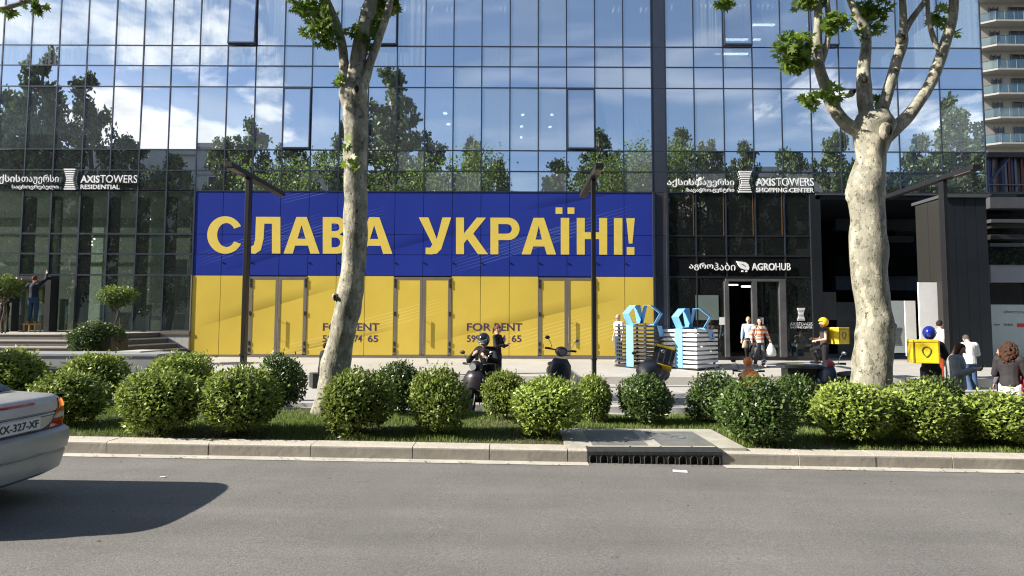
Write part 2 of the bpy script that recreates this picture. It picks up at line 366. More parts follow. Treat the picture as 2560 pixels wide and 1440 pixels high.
# grass verge
verge = sheet('grass_verge', [-30, -15, 0, 15, 30], [8.43, 9, 10, 11, 11.5], lambda x, y: -.014 * x + .14 + .03 * math.sin((y - 8.43) / 3.07 * math.pi), M_soil)
sheet('sidewalk', LX, [11.48, 12.64], lambda x, y: -.014 * x + .025, M_pave2)
sheet('plaza', LX, [12.6, 17.56], lambda x, y: -.010 * x + .13, M_pave)
sheet('plaza_upper', LX, [17.5, 19, 21, 22.9], lambda x, y: gz(x, max(y, 17.501)), M_pave)
for nm, y0, zt, zb in (('sidewalk_edge', 12.6, lambda x: -.010 * x + .13, lambda x: -.014 * x), ('plaza_step', 17.5, lambda x: .32 - .003 * x, lambda x: -.010 * x + .1)):
    bm = bmesh.new(); xs = [-70, 0, 70]
    for a, b in zip(xs, xs[1:]):
        for (q0, q1) in (((a, y0 - .012), (b, y0 - .012)),):
            vs = [bm.verts.new((a, y0, zb(a))), bm.verts.new((b, y0, zb(b))), bm.verts.new((b, y0, zt(b) + .006)), bm.verts.new((a, y0, zt(a) + .006)),
                  bm.verts.new((b, y0 + .3, zt(b) + .006)), bm.verts.new((a, y0 + .3, zt(a) + .006))]
            bm.faces.new(vs[:4]); bm.faces.new((vs[3], vs[2], vs[4], vs[5]))
    struct(nm, bm, M_stone)
# back edging between grass and sidewalk
bm = nb(-30, 30, 11.46, 11.56, -.4, .16)
for v in bm.verts: v.co.z -= .014 * v.co.x
struct('verge_edging', bm, M_stone)

# grass blades
def grass():
    n = 210000; rg = np.random.default_rng(5)
    x = rg.uniform(-11.5, 11.5, n); y = 8.43 + 3.05 * rg.random(n)
    den = .5 + .5 * np.sin(x * 2.1 + np.sin(y * 3) * 1.3) * np.sin(y * 2.7 + x * .8)
    keep = (rg.random(n) < (.55 + .45 * den) * np.clip((y - 8.40) * 3.5 + .25 * np.sin(x * 3.1) , .12, 1)) & ~((x > .72) & (x < 3.3) & (y < 9.78))
    x, y, den = x[keep], y[keep], den[keep]; n = len(x)
    z = -.014 * x + .135 + .03 * np.sin((y - 8.43) / 3.07 * np.pi)
    h = rg.uniform(.03, .085, n) * (.55 + .9 * den); a = rg.uniform(0, 6.283, n); l = rg.uniform(0, .035, n); w = rg.uniform(.003, .006, n)
    b = a + rg.uniform(1, 2, n)
    V = np.empty((n, 3, 3)); V[:, 0] = np.stack([x - np.cos(a) * w, y - np.sin(a) * w, z], 1); V[:, 1] = np.stack([x + np.cos(a) * w, y + np.sin(a) * w, z], 1)
    V[:, 2] = np.stack([x + np.cos(b) * l, y + np.sin(b) * l, z + h], 1)
    me = npmesh('grass', V.reshape(-1, 3), np.arange(n * 3).reshape(n, 3), leafmat('grass_blade', (.075, .13, .02), (.2, .27, .055), .3, .6), rg.random(n))
    o = link('grass', me); tag(o, 'short green grass growing on the verge under the round shrubs', 'grass', kind='stuff')
grass()

# storm drain with arched slots, pad and two covers
M_iron = pmat('cast_iron', (.038, .04, .042), .7, metal=.2, var=.15, vs=12, bump=.25, bs=80)
M_plate = pmat('tread_plate', (.21, .21, .205), .6, metal=.2, var=.1, vs=8, bump=.6, bs=150, fine=.2, fs=120)
dr = empty('storm_drain', (1.935, 8.12, -.014 * 1.935), 0, 'dark cast iron kerb drain with twelve arched slots beside a paper scrap', 'drain')
def arch_panel(x0, x1, n, z1, y0, y1, parent, name):
    "front plate with real arched openings"
    bm = bmesh.new(); w = (x1 - x0) / n; r = w * .28; zs = z1 - .045 - r
    for i in range(n):
        a, b = x0 + i * w, x0 + (i + 1) * w; c = (a + b) / 2
        arc = [(c + r * math.cos(t), zs + r * math.sin(t)) for t in [math.pi * k / 8 for k in range(9)]]
        # left and right jambs, spandrel
        prism(bm, [(a, -.02), (c - r, -.02), (c - r, zs), (a, zs)], 'y', y0, y1); prism(bm, [(c + r, -.02), (b, -.02), (b, zs), (c + r, zs)], 'y', y0, y1)
        for k in range(8):
            p, q = arc[k], arc[k + 1]; prism(bm, [p, q, (q[0], z1), (p[0], z1)], 'y', y0, y1)
        prism(bm, [(a, zs), (c - r, zs), (c - r, z1), (a, z1)], 'y', y0, y1); prism(bm, [(c + r, zs), (b, zs), (b, z1), (c + r, z1)], 'y', y0, y1)
        # raised rim
        rim = [(c - r * 1.1, 0)] + [(c + r * 1.1 * math.cos(t), zs + r * 1.1 * math.sin(t)) for t in [math.pi - math.pi * k / 8 for k in range(9)]] + [(c + r * 1.1, 0)]
        tube(bm, [(p[0], y0 - .002, p[1]) for p in rim], .007, 5, 1, smooth_pts=False)
    return build(name, bm, M_iron, parent)
arch_panel(-.905, -.02, 6, .165, -.02, .02, dr, 'drain_grate')
arch_panel(.0, .905, 6, .155, -.02, .02, dr, 'drain_grate')
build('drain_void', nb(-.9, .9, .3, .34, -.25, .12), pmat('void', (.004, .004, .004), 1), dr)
bm = bmesh.new(); prism(bm, [(-.03, .12), (-.035, .168), (.0, .19), (.16, .195), (.16, .15), (.03, .15)], 'x', -.905, .905); build('drain_lip', bm, M_iron, dr)
bm = bmesh.new()
for xx in (-.9, -.3, .12, .55, .88):
    ball(bm, (xx, .16, .196), (.016, .016, .008), 8)
build('bolt', bm, M_iron, dr)
pad = nb(-1.18, 1.30, .14, 1.62, -.1, .186, .004); 
build('concrete_pad', pad, pmat('pad_concrete', (.40, .385, .33), .85, var=.12, vs=3, coord='World', fine=.12, fs=90, bump=.3), dr)
build('cover_plate', nb(-.80, -.02, .28, 1.42, .18, .1915), M_plate, dr)
build('cover_plate', nb(.16, .92, .28, 1.36, .18, .1915), M_plate, dr)
bm = bmesh.new(); torus(bm, (.56, .85, .191), .1, .006, (0, 0, 1), 24, 5); build('lifting_ring', bm, M_chrome, dr)
tag(build('paper_scrap', nb(-.09, .09, -.05, .05, 0, .004), M_white, None, loc=at(1700, 1163, 7.72)), 'small white scrap of paper lying on the road before the drain', 'litter')
bpy.data.objects['paper_scrap'].rotation_euler = (0, R(.8), R(-12)); p_ = bpy.data.objects['paper_scrap']; p_.location.z = -.014 * p_.location.x + .003
tag(build('paper_scrap', nb(-.03, .03, -.015, .015, 0, .004), M_white, None, loc=(-4.05, 7.0, .062)), 'tiny white paper bit on the asphalt right of the silver car', 'litter')

# ================================================================= left terrace, stairs, planters
M_riser = pmat('step_riser_shade', (.13, .115, .105), .8, var=.08, coord='World')  # shade of the risers is mixed into this stone colour
TZ = at(1280, 833, 22.3).z - .02
ter = tag(bpy.data.objects.new('terrace', None), kind='structure'); COL.objects.link(ter)
XT = at(300, 838, 20.2).x
bm = nb(-40, XT, 18.9, 22.45, -.5, TZ); build('terrace_floor', bm, M_riser, ter); build('terrace_paving', nb(-40, XT - .001, 19.41, 22.44, TZ - .03, TZ + .004), M_pave, ter)
nst = 6; rise = (TZ - .33) / nst; xr = XT
for k in range(1, nst):
    zt = TZ - k * rise; xr2 = XT + .34 * k
    bm = nb(-40, xr2, 18.9 - .42 * k, 22.45 if k == 0 else 22.46 - .001 * k, -.45 + .002 * k, zt)
    # each step wraps round the end of the one above
    build('step', bm, M_riser, ter)
    # slightly overhanging tread slab
    build('tread', nb(-40, xr2 + .02, 18.9 - .42 * k - .025, 18.9 - .42 * (k - 1) - .001, zt - .035, zt + .004), M_pave, ter)
for k in range(1, nst):
    build('tread', nb(XT + .34 * (k - 1) + .022, XT + .34 * k + .02, 18.9 - .42 * (k - 1), 22.42, TZ - k * rise - .035, TZ - k * rise + .0045), M_pave, ter)
build('tread', nb(-40, XT + .02, 18.875, 19.4, TZ - .035, TZ + .004), M_pave, ter)
# low grey retaining walls in front of the stairs
def lowwall(name, px0, px1, Y0, Y1, pytop, mat, lab):
    x0, x1 = X_(px0, Y0), X_(px1, Y0); zt = at((px0 + px1) / 2, pytop, Y0).z
    e = empty(name, ((x0 + x1) / 2, (Y0 + Y1) / 2, 0), 0, lab, 'wall'); cx, cy = (x0 + x1) / 2, (Y0 + Y1) / 2
    build('wall_block', nb(x0 - cx, x1 - cx, Y0 - cy, Y1 - cy, -.3, zt - .06, .005), mat, e)
    n = max(1, round((x1 - x0) / 1.3)); w = (x1 - x0) / n
    for i in range(n):
        build('coping', nb(x0 - cx + i * w + .004, x0 - cx + (i + 1) * w - .004, Y0 - cy - .03, Y1 - cy + .03, zt - .06, zt, .006), mat, e)
    return e
lowwall('planter_wall', -420, 395, 15.6, 17.0, 884, M_stonegrey, 'long low grey stone wall before the stairs at left')
lowwall('bench_wall', 290, 352, 16.4, 17.4, 878, M_stone, 'short pale stone block at the foot of the stairs')
lowwall('low_step_wall', -420, 300, 13.6, 15.2, 945, M_stonegrey, 'lower grey stone ledge behind the left shrubs')
lowwall('dark_ledge', 55, 152, 12.9, 13.5, 921, M_black, 'dark low ledge between the two leftmost shrubs')

def litter():
    rg = np.random.default_rng(8); n = 420; x = rg.uniform(-9, 9, n); k = rg.random(n)
    y = np.where(k < .45, 7.93 + rg.exponential(.06, n), np.where(k < .8, 8.3 + rg.uniform(0, .8, n), rg.uniform(4.5, 8, n))); y = np.where((k < .45), np.minimum(y, 8.10), y)
    z = -.014 * x + np.where(y > 8.12, .172, .012); z = np.where(y < 7.93, -.014 * x + .004, z); a = rg.uniform(0, 6.28, n); s = rg.uniform(.008, .022, n)
    V = np.empty((n, 4, 3))
    for i, (p, q) in enumerate(((0, 1), (1.57, .5), (3.14, 1), (4.71, .5))): V[:, i] = np.stack([x + np.cos(a + p) * s * q, y + np.sin(a + p) * s * q, z + (i % 2) * .006], 1)
    o = link('fallen_leaves', npmesh('fallen_leaves', V.reshape(-1, 3), np.arange(n * 4).reshape(n, 4), leafmat('dry_leaf', (.10, .06, .02), (.30, .22, .10), .1, .7), rg.random(n))); tag(o, 'dry leaf scraps along the kerb and on the asphalt', 'leaf litter', kind='stuff')
litter()
# ================================================================= glass building
FY = 22.5
bl = empty('glass_building', (0, FY, 0), 0, 'large blue mirrored glass building with blue and yellow printed ground floor panels', 'building')
def bpart(name, bm, mat, smooth=False):
    for v in bm.verts: v.co.y -= FY
    return build(name, bm, mat, bl, smooth)
G_up = glassmat('mirror_glass', .66, (.92, .95, 1.0), (.66, .76, .80), 0, .03, .045)
G_up2 = glassmat('hazy_mirror_glass', .60, (.90, .95, 1.0), (.66, .76, .80), 0, .05, .10)
G_up3 = glassmat('curtained_mirror_glass', .60, (.92, .96, 1.0), (.66, .76, .80), 0, .04, .05, .26)
G_mid = glassmat('spandrel_glass', .72, (.86, .90, .98), (.34, .42, .46), 0, .025, .022)
G_low = glassmat('clear_glass', .30, (.88, .95, .90), (.70, .78, .72), 0, .02)
G_dark = glassmat('dark_glass', .10, (.8, .9, .85), (.32, .38, .36), 0, .02)
SP = 1.099; X0 = 5.39
left_x = [X0 - SP * i for i in range(0, 31)]                    # 5.39 ... -27.6
right_x = [5.94, 7.04, 8.19, 9.32, 10.43, 11.57, 12.69, 13.8, 14.95, 16.58, 18.26]
zr = {k: at(1280, k, FY).z for k in (117, 167.5, 220, 377, 429, 480, 588, 638, 691, 833, 893)}
top = zr[117] + (zr[220] - zr[377])
rows_up = [(zr[117], top, 0), (zr[167.5], zr[117], 1), (zr[220], zr[167.5], 1), (zr[377], zr[220], 0), (zr[429], zr[377], 1), (zr[480], zr[429], 1)]
rp = random.Random(11)
pane_cache = {}
def pane(x0, x1, z0, z1, mat, Y=FY, tilt=.16, name='pane', parent=None):
    w, h = x1 - x0 - .05, z1 - z0 - .05; key = (round(w, 2), round(h, 2), mat.name)
    if key not in pane_cache: pane_cache[key] = mesh_of(nb(-w / 2, w / 2, -.012, .012, -h / 2, h / 2), 'pane', mat)
    o = link(name, pane_cache[key], parent or bl, ((x0 + x1) / 2, Y - FY, (z0 + z1) / 2)); o.rotation_euler = (R(rp.gauss(0, tilt)), 0, R(rp.gauss(0, tilt))); return o
openw = {(605, 60), (980, 60), (1453, 300), (1846, 60), (2064, 60), (745, 300)}
def is_open(x0, x1, z0, z1):
    for u, v in openw:
        p = at(u, v, FY)
        if x0 < p.x < x1 and z0 < p.z < z1: return (u, v)
    return None
def bays(xs): return [(a, b) for a, b in zip(xs, xs[1:])]
left_b = [(b, a) for a, b in bays(left_x)]
for (x0, x1) in left_b + bays(right_x):
    for (z0, z1, k) in rows_up:
        op = is_open(x0, x1, z0, z1) if not k else None
        if op:
            w, h = x1 - x0 - .06, z1 - z0 - .06; ang = R(2.6 if op[0] in (605, 1846, 1453, 2064) else 1.2)
            e = link('open_window', mesh_of(nb(-w / 2, w / 2, -.012, .012, -h, 0), 'open_window', G_up), bl, ((x0 + x1) / 2, -.03, z1 - .03)); e.rotation_euler = (-ang, 0, 0)
            bm = bmesh.new()
            box(bm, -w / 2 - .01, -w / 2 + .03, -.03, .05, -h, 0); box(bm, w / 2 - .03, w / 2 + .01, -.03, .05, -h, 0); box(bm, -w / 2 + .03, w / 2 - .03, -.03, .05, -h, -h + .06); box(bm, -w / 2 + .03, w / 2 - .03, -.03, .05, -.05, 0)
            build('window_frame', bm, M_mull, e)
        else:
            q_ = rp.random(); m_ = G_mid if k else G_up
            if z0 > zr[167.5] - .1 and x1 < -3: m_ = G_up3 if q_ < .75 else G_up2
            elif not k: m_ = G_up2 if q_ < .30 else (G_up3 if q_ < .42 else G_up)
            elif q_ < .22: m_ = G_up2
            pane(x0, x1, z0, z1, m_, tilt=.16 if q_ < .7 else .32)
def vbar(x, z0, z1, w=.042, Y=FY, d=.06, mat=M_mull, name='mullion'): return bpart(name, nb(x - w / 2, x + w / 2, Y - d * .55, Y + d * .45, z0, z1), mat)
def hbar(z, x0, x1, w=.038, Y=FY, d=.06, mat=M_mull, name='transom'): return bpart(name, nb(x0, x1, Y - d * .5, Y + d * .5, z - w / 2, z + w / 2), mat)
for x in left_x: vbar(x, zr[480], top + .3)
for x in right_x: vbar(x, zr[480], top + .3)
for z in [top] + [r[0] for r in rows_up]:
    hbar(z, left_x[-1], X0 - .03); hbar(z, 5.97, right_x[-1])
# dark pier between the two glass fields
for i, (za, zb_) in enumerate([(zr[893], zr[691]), (zr[691], zr[588]), (zr[588], zr[480]), (zr[480], zr[429]), (zr[429], zr[377]), (zr[377], zr[220]), (zr[220], zr[117]), (zr[117], top + .3)]):
    bpart('pier_panel', nb(X0 + .03, 5.91, FY - .02, FY + .1, za + .006, zb_ - .006), pmat('pier_metal', (.055, .065, .09), .3, metal=.4, var=.05) if i == 0 else bpy.data.materials['pier_metal'])
vbar(X0 + .02, zr[893], zr[480], .08, d=.16); vbar(5.93, zr[893], zr[480], .08, d=.16)

# inside of the upper floors: slabs, ceilings, back wall, curtains, lamps
M_int = pmat('interior_wall', (.5, .52, .52), .8, var=.05); M_slab = pmat('ceiling', (.6, .62, .62), .8, var=.03)
XL, XR = left_x[-1] + .05, right_x[-1] - .05
for i, z in enumerate((zr[480] + .3, zr[220] + .25, top + .2)):
    bpart('floor_slab', nb(XL, XR, FY + .16, FY + 6, z - .3, z), M_slab)
bpart('back_wall', nb(XL, XR, FY + 6.01, FY + 6.2, zr[480] - .4, top + .2), M_int)
bpart('roof_edge', nb(XL, XR, FY + .0, FY + 6.3, top + .3, top + .9), M_mull)
M_curt = pmat('curtain', (.88, .89, .87), .8, var=.1, vs=6, stretch=(8, 1, .3))
def curtain(x0, x1, z0, z1, Y=FY + .35):
    bm = bmesh.new(); n = max(4, int((x1 - x0) / .05)); v0 = []
    for i in range(n + 1):
        x = x0 + (x1 - x0) * i / n; y = Y + .03 * math.sin(i * 1.7)
        v0.append((bm.verts.new((x, y, z0)), bm.verts.new((x, y, z1)), bm.verts.new((x, y + .01, z0)), bm.verts.new((x, y + .01, z1))))
    for a, b in zip(v0, v0[1:]): bm.faces.new((a[0], b[0], b[1], a[1])); bm.faces.new((a[2], a[3], b[3], b[2]))
    bpart('curtain', bm, M_curt)
for u0, u1 in ((5, 30), (95, 125), (150, 200), (262, 282), (330, 350), (360, 374), (520, 560), (600, 625), (675, 700), (745, 775), (1000, 1062), (1070, 1130), (1230, 1270), (1530, 1555), (1600, 1625)):
    curtain(at(u0, 60, FY).x, at(u1, 60, FY).x, zr[220] + .3, top - .2)
for u0, u1, v0, v1 in ((1250, 1272, 262, 377), (1330, 1345, 262, 377), (1395, 1415, 262, 377), (1520, 1556, 262, 377), (1590, 1622, 262, 377), (2240, 2300, 120, 220), (1680, 1730, 0, 45), (1740, 1795, 0, 60), (1815, 1870, 0, 62), (1885, 1940, 0, 45), (2160, 2240, 0, 118), (10, 140, 330, 425), (1740, 1790, 345, 425), (2245, 2290, 340, 377)):
    a, b = at(u0, v1, FY), at(u1, v0, FY); curtain(a.x, b.x, a.z, b.z, FY + .3)
M_lamp = emat('lit_lamp', (1, .93, .82), 3.2)
def lampbar(u0, v0, u1, v1, Y=FY + 1.6):
    a, b = at(u0, v0, Y), at(u1, v1, Y); bpart('ceiling_lamp', nb(a.x, b.x, Y, Y + .1, min(a.z, b.z) - .025, min(a.z, b.z) + .025), M_lamp)
for u0, v, u1 in ((1815, 97, 1871), (1883, 60, 1938), (1885, 97, 1903), (1743, 63, 1761), (1786, 133, 1802), (1811, 133, 1871)): lampbar(u0, v, u1, v)
for u, v, r in ((1113, 283, .1), (1121, 310, .09), (1307, 287, .07), (1304, 316, .07), (1303, 343, .06), (1380, 287, .07), (1375, 317, .07)):
    p = at(u, v, FY + 1.6); bm = bmesh.new(); ball(bm, p, (r, r, .045), 12); bpart('ceiling_lamp', bm, M_lamp)
# notices stuck inside the spandrels
for u, v, w_, h_ in ((795, 411, 26, 24), (408, 414, 16, 12), (475, 414, 16, 12), (690, 414, 16, 12)):
    a, b = at(u - w_ / 2, v + h_ / 2, FY + .05), at(u + w_ / 2, v - h_ / 2, FY + .05); bpart('notice', nb(a.x, b.x, FY + .05, FY + .06, a.z, b.z), M_white)

# blue and yellow printed panels -------------------------------------------------
def print_mat(name, col, lines, ridges, lc, amp):
    m, t, o = newmat(name); b = N(t, 'ShaderNodeBsdfPrincipled'); b.inputs['Roughness'].default_value = .22; b.inputs['Specular IOR Level'].default_value = .35; t.links.new(b.outputs[0], o.inputs[0])
    ge = N(t, 'ShaderNodeNewGeometry'); sp = N(t, 'ShaderNodeSeparateXYZ'); t.links.new(ge.outputs['Position'], sp.inputs[0])
    def m_(op, a, b_=None, c=None, cl=False):
        n = N(t, 'ShaderNodeMath', operation=op, use_clamp=cl)
        for i, v in enumerate((a, b_, c)):
            if v is None: continue
            if isinstance(v, (int, float)): n.inputs[i].default_value = v
            else: t.links.new(v, n.inputs[i])
        return n.outputs[0]
    tot = None
    for (u0, v0, u1, v1, n, gap) in lines:                      # n parallel hairlines from (u0,v0) to (u1,v1)
        a, b2 = at(u0, v0, FY), at(u1, v1, FY); L = (b2 - a).length; dx, dz = (b2.x - a.x) / L, (b2.z - a.z) / L
        rx, rz = m_('SUBTRACT', sp.outputs[0], a.x), m_('SUBTRACT', sp.outputs[2], a.z)
        al = m_('DIVIDE', m_('ADD', m_('MULTIPLY', rx, dx), m_('MULTIPLY', rz, dz)), L)
        pe = m_('DIVIDE', m_('ADD', m_('MULTIPLY', rx, -dz), m_('MULTIPLY', rz, dx)), gap)
        fade = m_('MULTIPLY', m_('MULTIPLY', al, m_('SUBTRACT', 1, al), None, True), 4, None, True)
        fr = m_('ABSOLUTE', m_('SUBTRACT', m_('FRACT', pe), .5)); ln = m_('MULTIPLY_ADD', fr, -9.0, 1.1, True)
        band = m_('MULTIPLY', m_('GREATER_THAN', pe, 0), m_('LESS_THAN', pe, n))
        v = m_('MULTIPLY', m_('MULTIPLY', ln, band), fade); tot = v if tot is None else m_('MAXIMUM', tot, v)
    sh = None
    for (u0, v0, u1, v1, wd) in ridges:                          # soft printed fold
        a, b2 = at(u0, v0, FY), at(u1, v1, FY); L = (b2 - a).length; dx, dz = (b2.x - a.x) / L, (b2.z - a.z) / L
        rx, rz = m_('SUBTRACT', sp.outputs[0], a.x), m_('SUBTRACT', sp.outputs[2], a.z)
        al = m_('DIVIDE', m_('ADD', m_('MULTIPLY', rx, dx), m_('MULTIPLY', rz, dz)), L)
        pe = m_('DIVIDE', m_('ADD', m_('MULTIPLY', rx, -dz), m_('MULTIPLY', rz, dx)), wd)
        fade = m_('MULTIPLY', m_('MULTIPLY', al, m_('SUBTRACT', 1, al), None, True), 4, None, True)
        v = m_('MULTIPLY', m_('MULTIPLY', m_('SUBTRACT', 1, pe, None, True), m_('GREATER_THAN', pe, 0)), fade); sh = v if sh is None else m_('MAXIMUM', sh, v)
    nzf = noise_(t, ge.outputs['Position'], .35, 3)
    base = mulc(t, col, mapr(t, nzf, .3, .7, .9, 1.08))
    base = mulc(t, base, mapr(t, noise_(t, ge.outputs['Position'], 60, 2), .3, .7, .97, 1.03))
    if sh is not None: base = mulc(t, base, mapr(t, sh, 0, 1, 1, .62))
    mixn = N(t, 'ShaderNodeMix', data_type='RGBA'); t.links.new(m_('MULTIPLY', tot, amp), mixn.inputs[0]); t.links.new(base, mixn.inputs[6]); mixn.inputs[7].default_value = (*lc, 1); t.links.new(mixn.outputs[2], b.inputs['Base Color'])
    return m
BLUE = (.022, .040, .27); YEL = (.66, .49, .085)
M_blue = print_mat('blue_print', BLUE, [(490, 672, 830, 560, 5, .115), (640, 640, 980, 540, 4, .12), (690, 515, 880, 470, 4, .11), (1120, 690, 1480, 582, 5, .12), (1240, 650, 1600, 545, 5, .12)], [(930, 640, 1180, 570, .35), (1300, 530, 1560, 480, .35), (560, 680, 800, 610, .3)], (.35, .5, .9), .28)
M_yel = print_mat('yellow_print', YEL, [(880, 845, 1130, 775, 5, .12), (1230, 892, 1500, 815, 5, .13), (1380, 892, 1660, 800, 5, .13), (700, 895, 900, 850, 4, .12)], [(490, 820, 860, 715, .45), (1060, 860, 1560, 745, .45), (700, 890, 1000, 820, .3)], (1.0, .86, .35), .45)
M_back = pmat('panel_gap', (.01, .01, .015), .8)
ZB, ZM, ZT = zr[893], zr[691], zr[480]
bpart('backing_wall', nb(left_x[16] + .01, X0 - .01, FY + .04, FY + .5, ZB, ZT), M_back)
cols = [(left_x[i + 1], left_x[i]) for i in range(16)][::-1]   # 16 columns, left to right
g = .009
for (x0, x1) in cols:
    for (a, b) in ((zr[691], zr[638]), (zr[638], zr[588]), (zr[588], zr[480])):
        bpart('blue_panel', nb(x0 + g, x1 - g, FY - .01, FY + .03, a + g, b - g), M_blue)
doors = {2: 0, 3: 1, 7: 0, 8: 1, 12: 0, 13: 1}
M_dfr = pmat('door_frame', (.19, .165, .14), .45, metal=.2, var=.06)
for i, (x0, x1) in enumerate(cols):
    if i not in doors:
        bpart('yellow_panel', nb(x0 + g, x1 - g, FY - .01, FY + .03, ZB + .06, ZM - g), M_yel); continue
    zt = ZM - .04; fw = .085
    e = empty('double_door' if doors[i] == 0 else 'x', (0, 0, 0)) if doors[i] == 0 else None
    if e: e.parent = bl; e.location = (x1, 0, ZB); cur = e
    cx, sgn = x1 if doors[i] == 0 else x0, -1 if doors[i] == 0 else 1
    L0, L1 = (x0 - cx, x1 - cx)
    bm = bmesh.new(); H = zt - ZB
    box(bm, L0 + .004, L0 + .1 if sgn > 0 else L0 + .13, -.025, .04, .02, H - .1); box(bm, L1 - (.13 if sgn > 0 else .1), L1 - .004, -.025, .04, .02, H - .1)
    box(bm, L0 + .004, L1 - .004, -.025, .04, H - .1, H); box(bm, L0 + .004, L1 - .004, -.025, .04, .0, .085)
    o = build('door_leaf', bm, M_dfr, cur)
    build('door_panel', nb(L0 + (.1 if sgn > 0 else .13), L1 - (.13 if sgn > 0 else .1), -.015, .02, .085, H - .1), M_yel, cur)
    for hz in (.18, .42, 1.55, 2.62, 2.8):
        ex = L0 + .055 if sgn < 0 else L1 - .055
        build('hinge', nb(ex - .028, ex + .028, -.045, -.025, hz, hz + .15), M_black, cur)
    if doors[i] == 1:
        bm = bmesh.new(); hx = L0 + .06; tube(bm, [(hx, -.09, .55), (hx, -.09, 1.5)], .016, 8, smooth_pts=False)
        for hz in (.68, 1.38): tube(bm, [(hx, -.09, hz), (hx, -.02, hz)], .01, 6, smooth_pts=False)
        build('door_handle', bm, M_dfr, cur)
bpart('base_rail', nb(cols[0][0], cols[-1][1], FY - .03, FY + .06, ZB - .25, ZB + .055), M_dfr)
vbar(cols[0][0], ZB, ZM, .05, mat=M_dfr, d=.08)
# small fixings under the letters
for i, (x0, x1) in enumerate(cols):
    if i and i % 1 == 0 and i not in (6, 3): bpart('clip', nb(x0 - .01, x0 + .06, FY - .04, FY - .011, zr[638] - .32, zr[638] - .28), M_black)

# big lettering
def shape(name, polys, mat, Y=FY - .012, depth=.006, parent=None):
    c = bpy.data.curves.new('shape', 'CURVE'); c.dimensions = '2D'; c.fill_mode = 'BOTH'; c.extrude = depth / 2
    for pl in polys:
        s = c.splines.new('POLY'); s.points.add(len(pl) - 1); s.use_cyclic_u = True
        for k, (u, v) in enumerate(pl): p = at(u, v, Y); s.points[k].co = (p.x, p.z, 0, 1)
    o = bpy.data.objects.new('s', c); COL.objects.link(o); dg = bpy.context.evaluated_depsgraph_get(); me = bpy.data.meshes.new_from_object(o.evaluated_get(dg)); bpy.data.objects.remove(o)
    n = len(me.vertices); co = np.empty(n * 3); me.vertices.foreach_get('co', co); co = co.reshape(-1, 3)
    V = np.stack([co[:, 0], np.full(n, Y) + co[:, 2] - (FY if parent is bl else 0), co[:, 1]], 1); me.vertices.foreach_set('co', V.ravel()); me.update(); me.materials.clear(); me.materials.append(mat)
    return link(name, me, parent)
M_ylet = pmat('yellow_letter', (.74, .56, .10), .4, var=.03)
sk = lambda u: (u - 1060) * .0035
def T(pts): return [(u, v + sk(u)) for u, v in pts]
t0, t1 = 543.5, 635
def arcp(cx, cy, rx, ry, a0, a1, n=20): return [(cx + rx * math.cos(R(a0 + (a1 - a0) * k / n)), cy + ry * math.sin(R(a0 + (a1 - a0) * k / n))) for k in range(n + 1)]
def G_C(x0, x1): 
    cy = (t0 + t1) / 2; cx = (x0 + x1) / 2 - 1; rx = (x1 - x0) / 2 - 1
    return [arcp(cx, cy, rx + 3, 47, 28, 332, 28) + arcp(cx + 3, cy, rx - 19, 30, 328, 32, 24)]
def G_A(x0, x1):
    c = (x0 + x1) / 2
    return [[(x0, t1), (c - 13, t0), (c + 13, t0), (x1, t1), (x1 - 23, t1), (x1 - 29, t1 - 20), (x0 + 29, t1 - 20), (x0 + 23, t1)], [(x0 + 35, t1 - 37), (x1 - 35, t1 - 37), (c, t0 + 20)]]
def G_V(x0, x1):
    m = t0 + 43
    return [[(x0, t0), (x1 - 26, t0)] + arcp(x1 - 26, (t0 + m) / 2, 20, (m - t0) / 2, -90, 75, 8) + arcp(x1 - 27, (m + t1) / 2, 26, (t1 - m) / 2, -75, 90, 9) + [(x0, t1)],
            [(x0 + 22, t0 + 16), (x0 + 22, m - 8)] + arcp(x1 - 30, (t0 + 16 + m - 8) / 2, 9, (m - 24 - t0) / 2, 90, -90, 6), [(x0 + 22, m + 8), (x0 + 22, t1 - 16)] + arcp(x1 - 31, (m + 8 + t1 - 16) / 2, 12, (t1 - 24 - m) / 2, 90, -90, 6)]
def G_L(x0, x1):
    return [[(x0 + 12, t0), (x1, t0), (x1, t1), (x1 - 21, t1), (x1 - 21, t0 + 17), (x0 + 33, t0 + 17), (x0 + 31, t0 + 55), (x0 + 24, t1 - 8), (x0 + 10, t1 + 1), (x0, t1), (x0, t1 - 17), (x0 + 6, t1 - 20), (x0 + 10, t1 - 35)]]
def G_U(x0, x1):
    return [[(x0, t0), (x0 + 24, t0), (x0 + 45, t0 + 54), (x1 - 22, t0), (x1, t0), (x0 + 56, t1 - 12), (x0 + 45, t1 - 1), (x0 + 30, t1 + 1), (x0 + 17, t1), (x0 + 17, t1 - 16), (x0 + 29, t1 - 16), (x0 + 34, t1 - 24)]]
def G_K(x0, x1): return [[(x0, t0), (x0 + 20, t0), (x0 + 20, t0 + 40), (x0 + 52, t0), (x1 - 5, t0), (x0 + 43, t0 + 40), (x1, t1), (x1 - 25, t1), (x0 + 28, t0 + 54), (x0 + 20, t0 + 64), (x0 + 20, t1), (x0, t1)]]
def G_P(x0, x1):
    m = t0 + 56
    return [[(x0, t0), (x1 - 28, t0)] + arcp(x1 - 28, (t0 + m) / 2, 28, (m - t0) / 2, -90, 90, 12) + [(x0 + 20, m), (x0 + 20, t1), (x0, t1)], [(x0 + 20, t0 + 16), (x0 + 20, m - 16)] + arcp(x1 - 31, (t0 + m) / 2, 12, (m - t0) / 2 - 16, 90, -90, 6)]
